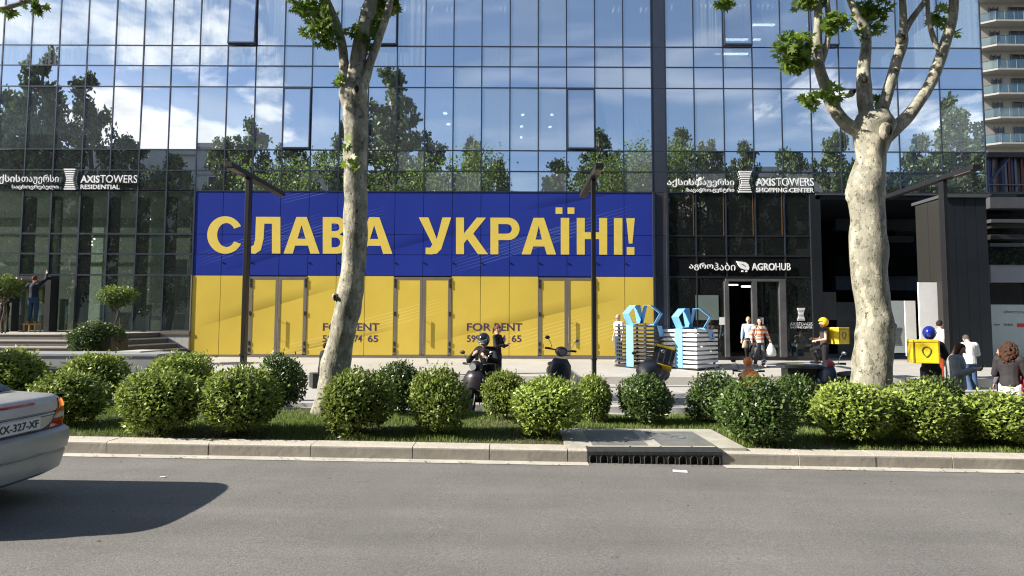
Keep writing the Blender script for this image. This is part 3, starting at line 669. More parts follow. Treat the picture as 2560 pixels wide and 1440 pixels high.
def G_H(x0, x1): m = (t0 + t1) / 2 - 2; return [[(x0, t0), (x0 + 20, t0), (x0 + 20, m - 8), (x1 - 20, m - 8), (x1 - 20, t0), (x1, t0), (x1, t1), (x1 - 20, t1), (x1 - 20, m + 9), (x0 + 20, m + 9), (x0 + 20, t1), (x0, t1)]]
def G_I(x0, x1): return [[(x0, t0), (x1, t0), (x1, t1), (x0, t1)]]
def G_YI(x0, x1): return G_I(x0, x1) + [[(a, t0 - 26), (a + 17, t0 - 26), (a + 17, t0 - 10), (a, t0 - 10)] for a in (x0 - 13, x1 - 4)]
def G_X(x0, x1): return [[(x0, t0), (x1, t0), (x1 - 6, t1 - 28), (x0 + 6, t1 - 28)], [(x0 + 1, t1 - 19), (x1 - 1, t1 - 19), (x1 - 1, t1), (x0 + 1, t1)]]
for fn, a, b in ((G_C, 521, 607), (G_L, 628, 701), (G_A, 709, 799), (G_V, 807, 870), (G_A, 890, 981), (G_U, 1047, 1128), (G_K, 1140, 1220), (G_P, 1226, 1299), (G_A, 1304, 1390), (G_YI, 1402, 1423), (G_H, 1442, 1518), (G_I, 1535, 1556), (G_X, 1566, 1587)):
    shape('letter', [T(p) for p in fn(a, b)], M_ylet, parent=bl)
M_violet = pmat('violet_letter', (.055, .03, .10), .5)
def btext(body, u0, v0, u1, v1, mat, Y=FY - .011, bold=.0, depth=.004, name='lettering'):
    o = text_px(name, body, u0, v0, u1, v1, Y, mat, None, bold, depth); o.parent = bl; o.location = (0, -FY, 0); return o
for u0, u1, s in ((807, 867, 'FOR'), (875, 948, 'RENT'), (1167, 1227, 'FOR'), (1236, 1305, 'RENT')): btext(s, u0, 808, u1, 827, M_violet, bold=.012)
for u0, u1, s in ((806, 844, '599'), (885, 905, '74'), (919, 945, '65'), (1167, 1200, '599'), (1243, 1264, '74'), (1279, 1303, '65')):
    btext(s, u0, 838, u1, 855, M_violet, bold=.012)

# left lobby glass ---------------------------------------------------------------
lob = [(left_x[i + 1], left_x[i]) for i in range(16, 30)]
ZG = zr[833]
for (x0, x1) in lob:
    for a, b in ((ZG, zr[691]), (zr[691], zr[638]), (zr[638], zr[588]), (zr[588], zr[480])): pane(x0, x1, a, b, G_low, tilt=.08)
for x in left_x[16:]: vbar(x, ZG - .02, zr[480], .06, mat=M_lines if False else M_mull)
for z in (zr[691], zr[638], zr[588], zr[480]): hbar(z, left_x[-1], left_x[16], .06)
hbar(ZG - .03, left_x[-1], left_x[16], .12, mat=M_dfr, d=.14)
xs_ = left_x[16]
for k in range(4):
    w = (xs_ - XT) / 4; bpart('plinth_slab', nb(XT + w * k + .003, XT + w * (k + 1) - .003, FY - .03, FY + .1, -.2, ZG - .09), M_stone)
M_lobf = pmat('lobby_floor', (.3, .3, .28), .3, var=.05); M_lobw = pmat('lobby_wall', (.15, .165, .145), .7, var=.15, vs=.6)
bpart('lobby_floor', nb(XL, xs_, FY + .1, FY + 9, ZG - .3, ZG - .02), M_lobf)
bpart('lobby_wall', nb(XL, xs_ + .3, FY + 9, FY + 9.2, ZG - .3, zr[480] + .3), M_lobw)
bpart('lobby_side_wall', nb(xs_ + .02, xs_ + .25, FY + .52, FY + 9, ZG - .3, zr[480] + .3), M_lobw)
M_pal = pmat('pale_green_wall', (.40, .46, .40), .6, var=.05)
M_ltan = pmat('tan_board', (.45, .36, .16), .7)
for u0, v0, u1, v1, Y, m in ((131, 500, 139, 826, 22.75, M_white), (146, 748, 166, 825, 22.8, M_pal), (248, 760, 262, 800, 25, M_pal), (352, 762, 375, 792, 24.5, M_pal), (200, 520, 262, 830, 30.5, M_pal), (370, 520, 420, 800, 30.5, M_pal), (466, 500, 480, 826, 22.8, M_pal), (60, 700, 108, 825, 23.2, M_ltan)):
    a, b = at(u0, v1, Y), at(u1, v0, Y); bpart('lobby_panel', nb(a.x, b.x, Y, Y + .12, a.z, b.z), m)
for u in (62, 128, 205, 275, 350, 420):
    for Y in (23.6,):
        a = X_(u, Y, 650); bpart('column', nb(a - .14, a + .14, Y, Y + .3, ZG - .02, zr[480]), M_black)
for z in (zr[588] + .6, zr[638], zr[588] + 1.1): bpart('lobby_beam', nb(XL, xs_, FY + 5, FY + 5.3, z, z + .18), M_pal)
for u, v in ((228, 590), (236, 597), (229, 604), (230, 612)):
    p = at(u, v, FY + 3); bm = bmesh.new(); ball(bm, p, .035, 8); bpart('ceiling_lamp', bm, M_lamp)
bpart('reception_desk', nb(X_(285, 26), X_(345, 26), 26, 26.8, ZG, ZG + .8), M_pal)
# open dark door leaf of the lobby at far left
def pxbox(name, u0, v0, u1, v1, Y0, Y1, mat, bev=0):
    a, b = at(u0, v1, Y0), at(u1, v0, Y0); return bpart(name, nb(a.x, b.x, Y0, Y1, a.z, b.z, bev), mat)
pxbox('door_portal', 108, 693, 128, 828, 22.1, 22.44, M_black); pxbox('door_portal', 24, 690, 128, 699, 22.1, 22.44, M_black); pxbox('door_portal', 26, 700, 32, 828, 22.1, 22.44, M_black)

# raised white signs ---------------------------------------------------------------
M_sign = emat('sign_white', (1, 1, 1), .62); M_signp = pmat('sign_face', (.85, .85, .85), .4, var=.02)
def hourglass(cx, v0, v1, w, parent, Y, n=10, waist=.55, lab=None):
    bm = bmesh.new()
    for k in range(n):
        t = k / (n - 1); ww = w * (waist + (1 - waist) * abs(2 * t - 1) ** 1.1); v = v0 + (v1 - v0) * t; h = (v1 - v0) / n * .30
        a, b = at(cx - ww / 2, v + h, Y), at(cx + ww / 2, v - h, Y); box(bm, a.x, b.x, Y - .05, Y, a.z, b.z)
    return build('logo_bars', bm, M_signp, parent)
def sign(name, lab, loc): return empty(name, loc, 0, lab, 'sign')
def stext(s, body, u0, v0, u1, v1, bold, Y=FY - .06, name='lettering', depth=.02, mat=None):
    o = text_px(name, body, u0, v0, u1, v1, Y, mat or M_signp, None, bold, depth); o.parent = s; o.location = -s.location; return o
def logo(s, cx, v0, v1, w, Y=FY - .06):
    o = hourglass(cx, v0, v1, w, s, Y); o.location = -s.location
sL = sign('building_sign', 'white lettering AXISTOWERS RESIDENTIAL with bar logo on the left facade', at(170, 460, FY - .1))
stext(sL, 'აქსის', -14, 437, 52, 460, .012); stext(sL, 'თაუერსი', 54, 437, 148, 460, .0); stext(sL, 'საცხოვრებელი', 30, 462, 147, 474, .006)
logo(sL, 176, 424, 473, 29); stext(sL, 'AXIS', 202, 439, 250, 457, .022); stext(sL, 'TOWERS', 251, 438, 344, 457, .0); stext(sL, 'RESIDENTIAL', 202, 462, 300, 473, .014)
sR = sign('building_sign', 'white lettering AXISTOWERS SHOPPING CENTER with bar logo above the food shop', at(1850, 460, FY - .1))
stext(sR, 'აქსის', 1668, 447, 1735, 468, .012); stext(sR, 'თაუერსი', 1737, 447, 1835, 468, .0); stext(sR, 'სავაჭრო ცენტრი', 1717, 470, 1835, 482, .006)
logo(sR, 1862, 430, 480, 32); stext(sR, 'AXIS', 1890, 446, 1938, 465, .022); stext(sR, 'TOWERS', 1940, 445, 2034, 465, .0); stext(sR, 'SHOPPING CENTER', 1890, 470, 2034, 481, .014)

# food shop front -------------------------------------------------------------------
ZS = gz(8, 22.4)
sx = right_x[:6]
M_cop = pmat('copper_strip', (.17, .085, .035), .4, metal=.4)
for (x0, x1) in bays(sx):
    for a, b in ((zr[588], zr[480]), (zr[638], zr[588])): pane(x0, x1, a, b, G_dark, tilt=.1)
bpart('fascia_panel', nb(sx[0], sx[5], FY - .0, FY + .08, zr[691], zr[638]), pmat('black_gloss', (.008, .009, .011), .12, var=.05))
M_gloss = bpy.data.materials['black_gloss']
for (x0, x1) in bays(sx): 
    if x0 < 8 or x0 > 10: pane(x0, x1, ZS + .1, zr[691], G_dark, tilt=.05)
for x in sx: vbar(x, zr[638], zr[480], .05); vbar(x - .09, zr[588], zr[480], .03, mat=M_cop, d=.04)
for x in (sx[0], sx[1], sx[2], sx[4], sx[5]): vbar(x, ZS, zr[638], .05, mat=M_black)
for z in (zr[588], zr[638], zr[691]): hbar(z, sx[0], sx[5], .05, mat=M_black)
hbar(ZS + .08, sx[0], sx[5], .16, mat=M_black)
for u0, u1 in ((1815, 1822), (1884, 1892), (1953, 1964)): pxbox('door_frame', u0, 703, u1, 893, FY - .12, FY + .02, M_lines)
pxbox('door_frame', 1815, 697, 1964, 703, FY - .12, FY + .02, M_lines)
pane(X_(1892, FY, 800), X_(1953, FY, 800), ZS + .1, zr[691] - .1, G_dark)
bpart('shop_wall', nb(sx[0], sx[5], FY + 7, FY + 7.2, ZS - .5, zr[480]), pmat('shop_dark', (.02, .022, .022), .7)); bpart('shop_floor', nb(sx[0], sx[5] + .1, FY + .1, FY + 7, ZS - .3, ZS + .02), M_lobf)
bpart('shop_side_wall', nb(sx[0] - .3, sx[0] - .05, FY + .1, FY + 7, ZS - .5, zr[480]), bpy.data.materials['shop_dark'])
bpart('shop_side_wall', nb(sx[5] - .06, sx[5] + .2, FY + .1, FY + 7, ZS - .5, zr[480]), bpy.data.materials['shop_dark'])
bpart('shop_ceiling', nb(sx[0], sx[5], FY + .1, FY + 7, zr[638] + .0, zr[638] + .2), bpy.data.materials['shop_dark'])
for u0, v0, u1, v1 in ((1822, 712, 1845, 706), (1855, 716, 1884, 710)): lampbar(u0, v0, u1, v1, FY + 3)
sA = sign('shop_sign', 'white AGROHUB lettering with leaf trolley logo over the shop door', at(1850, 670, FY - .1))
stext(sA, 'აგრო', 1723, 657, 1783, 676, .016); stext(sA, 'ჰაბი', 1785, 657, 1838, 676, .0); stext(sA, 'AGRO', 1879, 658, 1937, 676, .024); stext(sA, 'HUB', 1939, 658, 1976, 676, .0)
def lp(pts): return [(u, v) for u, v in pts]
o = shape('leaf_logo', [lp([(1841, 653), (1851, 654), (1863, 656), (1870, 661), (1873, 670), (1871, 675), (1862, 674), (1852, 671), (1846, 664)]), lp([(1851, 660), (1860, 665), (1869, 673), (1866, 667), (1858, 661)])], M_signp, Y=FY - .08, depth=.05, parent=sA); o.location = -sA.location
bm = bmesh.new()
for u in (1856, 1866): p = at(u, 678, FY - .08); disc(bm, p, .035, (0, 1, 0), .05, 10)
build('logo_wheels', bm, M_signp, sA).location = -sA.location
sW = sign('window_lettering', 'small white AXISTOWERS lettering and bar logo on the glass right of the shop door', at(2003, 800, FY - .03))
logo(sW, 2002, 771, 800, 18, FY - .02); stext(sW, 'AXIS', 1975, 806, 1996, 814, .02, FY - .02, depth=.004); stext(sW, 'TOWERS', 1997, 806, 2031, 814, .0, FY - .02, depth=.004); stext(sW, 'SHOPPING CENTER', 1976, 816, 2031, 821, .01, FY - .02, depth=.004)
def board(name, u0, v0, u1, v1, Y, mat, lab, th=.04, texts=()):
    a, b = at(u0, v1, Y), at(u1, v0, Y); e = build(name, nb(a.x, b.x, Y, Y + th, a.z, b.z), mat); tag(e, lab, 'poster' if 'poster' in name else 'board')
    for (s, x0, y0, x1, y1, m, bo) in texts:
        o = text_px('lettering', s, x0, y0, x1, y1, Y - .004, m, None, bo, .004); o.parent = e
    return e
M_ink = pmat('grey_ink', (.12, .13, .14), .6); M_board = pmat('pale_board', (.42, .5, .5), .5, var=.04); M_red = pmat('red_ink', (.5, .03, .05), .5)
board('shop_poster', 1740, 738, 1796, 800, FY - .03, pmat('glass_poster', (.14, .18, .17), .4, var=.05), 'tall faint grey poster on the glass left of the shop door', .01)
board('notice_sheet', 1799, 793, 1813, 812, FY - .04, M_white, 'small white notice sheet on the left door frame of the shop', .01)
board('notice_sheet', 1898, 794, 1909, 811, FY - .04, M_white, 'small white notice sheet on the glass behind the striped jumper', .01)

# dark recessed passage at the right --------------------------------------------------
M_blk2 = pmat('black_cladding', (.010, .013, .017), .6, spec=.25, var=.12, vs=.8)
M_navy = pmat('navy_panel', (.05, .075, .12), .5, var=.1); M_gpan = pmat('grey_panel', (.055, .058, .066), .6, var=.08)
M_warm = pmat('shadow_dark_cladding', (.013, .0125, .0115), .6, var=.05)  # near black because the shadow on the pier side is put into it
pxbox('portal_edge', 2036, 485, 2050, 893, FY - .1, FY + 1.5, M_blk2)
bpart('portal_soffit', nb(11.6, 19.3, FY - .1, FY + 5, at(1280, 497, FY).z, zr[480] - .03), M_blk2)
bpart('portal_trim', nb(11.6, 18.3, FY - .16, FY - .1, at(1280, 487, FY).z, at(1280, 483, FY).z), M_gpan)
bpart('passage_back', nb(11.5, 26, FY + 5, FY + 5.2, -.5, zr[480]), M_gloss)
bpart('passage_floor', nb(11.6, 26, FY + .3, FY + 5, -.4, gz(15, 22.5) + .03), M_pave)
for u0, v0, u1, v1, Y, m in ((2090, 540, 2300, 575, 26.5, M_navy), (2210, 560, 2296, 572, 25.5, M_gpan), (2210, 590, 2285, 604, 25.4, M_gpan), (2070, 640, 2300, 700, 26, M_gloss), (2090, 690, 2300, 725, 25.8, M_navy)):
    pxbox('passage_beam', u0, v0, u1, v1, Y, Y + .3, m)
pxbox('handrail_glass', 2090, 640, 2290, 690, 25.6, 25.63, G_dark)
# free-standing dark pier, side colour blackened for the soffit shadow and black front panels
px_l, px_r = X_(2366, 20.6, 700), X_(2474, 20.6, 700)
bm = bmesh.new()
for k in range(4):
    w = (px_r - px_l) / 4; bpart('cladding_panel', nb(px_l + k * w + .006, px_l + (k + 1) * w - .006, 20.6, 20.66, -.2, at(1280, 489, 20.6).z - .02), M_blk2)
bpart('pier_core', nb(px_l + .02, px_r - .02, 20.67, 22.0, -.2, at(1280, 489, 20.6).z - .03), M_black)
bpart('pier_cap', nb(px_l - .1, px_r + .05, 20.5, 22.1, at(1280, 489, 20.6).z - .02, at(1280, 483, 20.6).z), M_gpan)
for k in range(2):
    bpart('side_cladding', nb(px_l - .05, px_l - .0, 20.68 + k * .65, 20.68 + (k + 1) * .65 - .01, -.2, at(1280, 489, 20.6).z - .05), M_warm)
board('white_board', 2302, 706, 2346, 868, 21.0, M_white, 'tall narrow white marbled board left of the dark pier', .06)
board('white_board', 2058, 730, 2090, 800, 23.6, M_gpan, 'dim blue grey board at the left end of the passage', .06)
M_wb = pmat('banner_face', (.35, .40, .41), .5, var=.04)
board('opening_banner', 2095, 756, 2262, 886, 24.2, pmat('banner_dark', (.05, .058, .062), .5), 'dark NOW OPEN banner wall behind the right plane tree', .08,
      [('სავაჭრო ცენტრი', 2098, 796, 2150, 803, M_ink, 0), ('აქსისთაუერსი', 2098, 808, 2150, 815, M_ink, 0), ('NOW OPEN', 2102, 828, 2172, 836, M_ink, .01)])
board('banner_wing', 2215, 752, 2266, 882, 23.0, M_wb, 'pale grey board with a printed shopping bag right of the plane tree', .05)
bm = bmesh.new()
for k in range(9):
    w = 20 + 10 * abs(k / 4 - 1); a, b = at(2238 - w / 2 - 2, 822 + k * 5, 22.99), at(2238 + w / 2, 820 + k * 5 - 1.2, 22.99); box(bm, a.x, b.x, 22.985, 22.995, a.z, b.z)
build('bag_print', bm, M_ink, bpy.data.objects['banner_wing'])
board('white_board', 2267, 752, 2288, 890, 22.2, M_white, 'bright white sunlit upright board beside the yellow backpack', .05)
# right shop glazing beyond the pier
for u0, v0, u1, v1, Y, m in ((2476, 493, 2600, 520, 22.2, M_gpan), (2478, 548, 2600, 556, 22.3, M_gpan), (2478, 560, 2560, 570, 22.5, M_warm), (2478, 586, 2560, 598, 22.5, M_warm), (2476, 608, 2600, 616, 22.1, M_gpan), (2478, 662, 2600, 705, 22.2, M_stonegrey)):
    e = pxbox('right_band', u0, v0, u1, v1, Y, Y + .4, m)
pxbox('right_glass', 2476, 618, 2600, 662, 22.15, 22.18, G_dark)
bpart('right_void', nb(px_r + .05, 22, 23.0, 23.2, -.3, zr[480] - .2), M_gloss)
board('brand_board', 2483, 762, 2640, 892, 22.0, M_board, 'pale grey board with shop names behind the curly haired woman', .05,
      [('აქსის', 2509, 776, 2532, 784, M_ink, .01), ('TOWERS', 2534, 778, 2580, 784, M_ink, 0), ('DUKA', 2510, 809, 2533, 815, M_ink, .02), ('AGROHUB', 2484, 810, 2499, 814, M_ink, 0)])
bm = bmesh.new(); a, b = at(2544, 818, 21.99), at(2600, 809, 21.99); box(bm, a.x, b.x, 21.985, 21.997, a.z, b.z); build('red_label', bm, M_red, bpy.data.objects['brand_board'])

# ================================================================= beige block far right
def apartment():
    Y = 74; M_conc = pmat('beige_render', (.32, .30, .28), .8, var=.06, vs=.5, coord='World'); M_sl = pmat('slab_edge', (.30, .30, .29), .8, var=.04)
    Mg = glassmat('balcony_glass', .15, (.8, .9, .9), (.7, .82, .8)); Mw = pmat('window_dark', (.035, .04, .045), .15, var=.2, vs=.3)
    x0 = at(2462, 200, Y).x; e = empty('apartment_block', (x0 + 12, Y, 0), 0, 'beige apartment block with glass balconies far behind at right', 'building')
    def p(name, bm, m, par=e):
        for v in bm.verts: v.co -= Vector((x0 + 12, Y, 0))
        return build(name, bm, m, par)
    zs = [at(2520, v, Y).z for v in (418, 356, 292, 232, 171, 111, 50, -11, -72)]
    p('wall', nb(x0 + .8, x0 + 26, Y + 1.5, Y + 14, 20, zs[-1] + 3), M_conc)
    for i, z in enumerate(zs[1:]):
        bm = bmesh.new(); prism(bm, [(x0 + .6, Y + 1.5), (x0 - .1, Y + .9), (x0 + 1.6, Y - .2), (x0 + 20, Y - .2), (x0 + 20, Y + 1.5)], 'z', z - .24, z); p('balcony_slab', bm, M_sl)
        bm = bmesh.new(); pts = [(x0 + 0.0, Y + .9), (x0 + 1.65, Y - .1), (x0 + 20, Y - .1)]
        for a, b in zip(pts, pts[1:]):
            d = Vector((b[0] - a[0], b[1] - a[1], 0)); n = Vector((-d.y, d.x, 0)).normalized() * .04
            prism(bm, [(a[0], a[1]), (b[0], b[1]), (b[0] + n.x, b[1] + n.y), (a[0] + n.x, a[1] + n.y)], 'z', z + .1, z + 1.1)
        p('balcony_glass', bm, Mg)
        bm = bmesh.new(); 
        for a, b in zip(pts, pts[1:]): tube(bm, [(a[0], a[1], z + 1.12), (b[0], b[1], z + 1.12)], .04, 5, smooth_pts=False)
        for k in range(7): xx = x0 + 1.65 + k * 1.2; tube(bm, [(xx, Y - .12, z), (xx, Y - .12, z + 1.12)], .03, 4, smooth_pts=False)
        p('railing', bm, M_lines)
        w = p('window', nb(x0 + 2.1, x0 + 3.3, Y + 1.4, Y + 1.52, z + .4, z + 2.3), Mw)
        p('window', nb(x0 + 4.7, x0 + 8.2, Y + 1.4, Y + 1.52, z + .1, z + 2.5), Mw)
        bm = bmesh.new()
        for xx in (x0 + 2.1, x0 + 2.7, x0 + 3.3, x0 + 4.7, x0 + 5.85, x0 + 7.0, x0 + 8.15): box(bm, xx - .05, xx + .05, Y + 1.33, Y + 1.4, z + .1, z + 2.5)
        p('window_frame', bm, M_lines)
apartment()
def shed():
    Y = 30; a, b = at(2463, 488, Y), at(2640, 385, Y); e = empty('blue_canopy', ((a.x + b.x) / 2, Y, 0), 0, 'dark blue glazed upper storey with red and blue posts beside the glass building', 'building')
    e.location.z = 0; c = e.location.copy()
    def p(name, bm, m):
        for v in bm.verts: v.co -= c
        build(name, bm, m, e)
    p('wall', nb(a.x, b.x, Y + .6, Y + .8, a.z - 6, b.z), pmat('dark_navy', (.012, .014, .03), .4)); p('roof_edge', nb(a.x, b.x, Y - .3, Y + 1, b.z - .25, b.z), M_warm); p('floor_edge', nb(a.x, b.x, Y - .3, Y + 1, a.z, a.z + .12), M_gpan)
    cols_ = [pmat('post_blue', (.012, .025, .10), .5), pmat('post_red', (.10, .018, .015), .5), M_lines]
    for k, u in enumerate((2476, 2487, 2492, 2508, 2515, 2524, 2531, 2540, 2556)):
        x = at(u, 440, Y).x; p('post', nb(x - .06, x + .06, Y, Y + .08, a.z + .12, b.z - .25), cols_[(k * 2) % 3])
    p('rail', nb(a.x, b.x, Y - .1, Y - .05, a.z + .5, a.z + .56), M_lines)
    bm = bmesh.new(); q, r = at(2470, 455, Y), at(2525, 385, Y); tube(bm, [(q.x, Y - .15, q.z), (r.x, Y - .15, r.z)], .06, 6, smooth_pts=False); p('brace', bm, cols_[0])
shed()
# ================================================================= shrubs and trees
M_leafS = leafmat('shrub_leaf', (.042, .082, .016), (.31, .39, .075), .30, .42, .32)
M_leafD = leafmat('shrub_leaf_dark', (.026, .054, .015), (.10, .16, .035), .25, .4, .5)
M_leafP = leafmat('plane_leaf', (.07, .135, .02), (.23, .33, .05), .48, .45)
M_leafB = leafmat('far_leaf', (.035, .062, .018), (.12, .17, .045), .3, .5)
M_twig = pmat('twig', (.12, .09, .06), .9)
def rand_frames(rg, n, nrm):
    "orthonormal frames whose third axis is nrm"
    a = rg.normal(size=(n, 3)); u = np.cross(nrm, a); u /= np.linalg.norm(u, axis=1)[:, None] + 1e-9; v = np.cross(nrm, u); return u, v
def unit(a): return a / (np.linalg.norm(a, axis=1)[:, None] + 1e-9)
def leaf_quads(rg, P, nrm, L, Wd, updir=None):
    n = len(P); u, v = rand_frames(rg, n, nrm)
    if updir is not None:
        d = unit(updir); d = unit(d - nrm * (d * nrm).sum(1)[:, None]); u = d; v = np.cross(nrm, u)
    V = np.empty((n, 4, 3)); L = L[:, None]; Wd = Wd[:, None]
    V[:, 0] = P; V[:, 1] = P + u * L * .5 + v * Wd * .5; V[:, 2] = P + u * L + nrm * L * .12; V[:, 3] = P + u * L * .5 - v * Wd * .5
    return V.reshape(-1, 3), np.arange(n * 4).reshape(n, 4)
def shrub_mesh(seed, n=4300, mat=None, squat=1.0):
    rg = np.random.default_rng(seed)
    d = unit(rg.normal(size=(n * 2, 3))); d = d[d[:, 2] > -.84][:n]; n = len(d)
    # lumpy radius, unit sphere scaled later; clipped underside
    lump = np.zeros(n)
    for _ in range(26):
        c = unit(rg.normal(size=(1, 3)))[0]; lump += rg.uniform(.1, 1.3) * np.exp(-((1 - d @ c) / .06))
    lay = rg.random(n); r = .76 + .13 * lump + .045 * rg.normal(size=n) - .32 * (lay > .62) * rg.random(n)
    sp = (rg.random(n) > .93) & (d[:, 2] > -.1); r[sp] += rg.uniform(.04, .25, sp.sum())
    P = d * r[:, None]
    P[:, 2] = np.where(P[:, 2] < 0, P[:, 2] * 1.0, P[:, 2] * squat)
    nrm = unit(d * .55 + rg.normal(size=(n, 3)) * .65 + np.array([0, 0, .35]))
    up = d * .7 + rg.normal(size=(n, 3)) * .5 + np.array([0, 0, .6])
    V, Fc = leaf_quads(rg, P, nrm, rg.uniform(.095, .165, n), rg.uniform(.048, .078, n), up)
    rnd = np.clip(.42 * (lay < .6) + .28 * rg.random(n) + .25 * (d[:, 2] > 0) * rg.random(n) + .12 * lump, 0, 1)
    me = npmesh('foliage', V, Fc, mat or M_leafS, rnd); return me
def stems_mesh(seed):
    rg = random.Random(seed); bm = bmesh.new()
    for k in range(9):
        a = rg.uniform(0, 6.28); r = rg.uniform(.2, .6)
        tube(bm, [(.04 * math.cos(a), .04 * math.sin(a), -1.02), (r * .4 * math.cos(a), r * .4 * math.sin(a), -.5), (r * math.cos(a), r * math.sin(a), .1)], [.022, .018, .008], 5, 2)
    # sparse inner leaves hidden behind the outer layer
    return mesh_of(bm, 'stem', M_twig)
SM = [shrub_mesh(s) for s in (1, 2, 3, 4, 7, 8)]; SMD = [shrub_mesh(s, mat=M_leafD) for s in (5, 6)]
ST = [stems_mesh(1), stems_mesh(2)]
# solid core keeps the shrub from being seen through
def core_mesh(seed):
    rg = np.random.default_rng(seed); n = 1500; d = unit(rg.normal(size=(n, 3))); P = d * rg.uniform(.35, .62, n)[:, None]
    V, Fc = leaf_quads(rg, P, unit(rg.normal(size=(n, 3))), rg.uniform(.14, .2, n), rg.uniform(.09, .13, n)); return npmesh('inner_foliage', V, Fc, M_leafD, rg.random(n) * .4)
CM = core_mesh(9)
def shrub(cx, top, bot, w, lab, dark=0, k=0, Y=None, zb=None):
    zt = None
    if Y is None: Y = F * (CAMZ - .15 + .014 * ((cx - 1280) / F * 9.6)) / (bot - 810 - ROLL * (cx - 1280) * 1.0)
    x = at(cx, 980, Y).x; zg = gz(x, Y) if zb is None else zb
    h = at(cx, top, Y).z - zg; ww = w * .91 / F * Y 
    e = empty('round_shrub', (x, Y, zg), k * 1.3, lab, 'shrub', 'round clipped shrubs on the verge')
    ms = SMD if dark else SM
    sx = ww / 2 / .92; sz = h / 1.80
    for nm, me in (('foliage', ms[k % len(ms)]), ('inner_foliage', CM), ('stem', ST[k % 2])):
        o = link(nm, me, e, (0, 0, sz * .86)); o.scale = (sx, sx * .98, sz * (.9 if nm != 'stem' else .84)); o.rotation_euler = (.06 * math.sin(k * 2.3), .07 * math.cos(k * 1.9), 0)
    return e
for i, (cx, top, bot, w, dark, lab) in enumerate([
    (172, 918, 1062, 192, 0, 'round shrub directly behind the tail lamp of the silver car'),
    (402, 912, 1080, 205, 0, 'second big round shrub of the front row, left of the first lamp post'),
    (602, 908, 1083, 208, 0, 'large round shrub in front of the left lamp post'),
    (892, 912, 1082, 195, 0, 'round shrub hiding the foot of the left plane tree'),
    (1097, 905, 1086, 160, 0, 'upright round shrub left of the scooter rider'),
    (1366, 928, 1090, 192, 0, 'wide bright shrub in front of the parked motorbike'),
    (1612, 932, 1060, 148, 1, 'single dark green shrub behind the storm drain'),
    (1884, 935, 1108, 192, 1, 'dark green shrub in front of the grey litter bin'),
    (2128, 945, 1104, 205, 0, 'yellowish green shrub hiding the foot of the right plane tree'),
    (2294, 943, 1106, 190, 0, 'bright yellow green shrub below the courier with the blue helmet'),
    (2482, 968, 1112, 205, 0, 'round shrub at the right edge before the woman in white trousers'),
    (2680, 968, 1118, 205, 0, 'round shrub just beyond the right edge of the verge'),
    (25, 862, 1000, 172, 0, 'leftmost round shrub above the boot of the silver car'),
    (236, 872, 1015, 158, 0, 'back row shrub between the two leftmost front shrubs'),
    (452, 872, 1010, 178, 0, 'back row shrub before the stairs, behind the second front shrub'),
    (698, 880, 1015, 132, 1, 'dark back row shrub left of the left plane tree'),
    (1002, 900, 1040, 145, 1, 'dark back row shrub just right of the left plane tree'),
    (1262, 915, 1048, 120, 0, 'narrow back row shrub right beside the rider scooter'),
    (1482, 928, 1055, 105, 0, 'back row shrub at the foot of the middle lamp post'),
    (1790, 926, 1056, 155, 1, 'dark back row shrub below the orange scooter'),
    (1990, 932, 1064, 130, 1, 'dark back row shrub below the red and blue scooter'),
    (2345, 935, 1060, 120, 1, 'dark back row shrub under the right lamp post'),
    (-190, 905, 1055, 200, 0, 'round shrub outside the left edge of the verge')]):
    shrub(cx, top, bot, w, lab, dark, i)
# dark planter shrub before the stairs and its box, small trained trees
pbx = pxb = None
def planter(u0, u1, v0, v1, Y, lab):
    a, b = at(u0, v1, Y), at(u1, v0, Y); e = empty('planter_box', ((a.x + b.x) / 2, Y + .4, a.z), 0, lab, 'planter'); w = (b.x - a.x) / 2; h = b.z - a.z
    bm = bmesh.new(); box(bm, -w, w, -.4, -.34, 0, h); box(bm, -w, w, .34, .4, 0, h); box(bm, -w, -w + .06, -.34, .34, 0, h); box(bm, w - .06, w, -.34, .34, 0, h); build('box', bm, pmat('brown_planter', (.06, .045, .025), .7), e)
    build('soil', nb(-w + .06, w - .06, -.34, .34, h - .12, h - .05), M_soil, e); return e
planter(185, 278, 842, 905, 17.9, 'brown planter box under the dark shrub by the stairs')
e = shrub(236, 802, 893, 138, 'dark loose shrub in the brown planter before the stairs', 1, 1, Y=18.3, zb=at(238, 888, 18.3).z); e['group'] = 'planter shrubs'
def small_tree(u, vtop, vbase, Y, w, lab, seed):
    rg = np.random.default_rng(seed); b = at(u, vbase, Y); t = at(u, vtop, Y); h = t.z - b.z; s = w / F * Y / 2
    e = empty('small_tree', b, 0, lab, 'tree')
    bm = bmesh.new(); tube(bm, [(.0, 0, 0), (-.05, 0, h * .2), (.03, 0, h * .4), (-.02, 0, h * .6)], [.035, .03, .03, .02], 6, 3)
    tube(bm, [(.1, 0, 0), (.12, 0, h * .25), (.06, .02, h * .5)], [.025, .022, .015], 6, 3)
    for k in range(7): a = k * .9; tube(bm, [(0, 0, h * .5), (s * .4 * math.cos(a), s * .4 * math.sin(a), h * .68), (s * .8 * math.cos(a), s * .8 * math.sin(a), h * .85)], [.018, .012, .006], 5, 2)
    build('trunk', bm, M_twig, e)
    n = 1500; d = unit(rg.normal(size=(n, 3))); P = d * rg.uniform(.45, 1, n)[:, None] * np.array([s, s * .8, h * .22]) + np.array([0, 0, h * .78])
    V, Fc = leaf_quads(rg, P, unit(rg.normal(size=(n, 3)) + [0, 0, .6]), rg.uniform(.07, .12, n), rg.uniform(.04, .07, n))
    link('crown', npmesh('crown', V, Fc, M_leafS, np.clip(rg.random(n) * .5 + .35 * d[:, 2], 0, 1)), e); return e
small_tree(290, 714, 836, 19.6, 92, 'small umbrella shaped tree above the brown planter', 3)
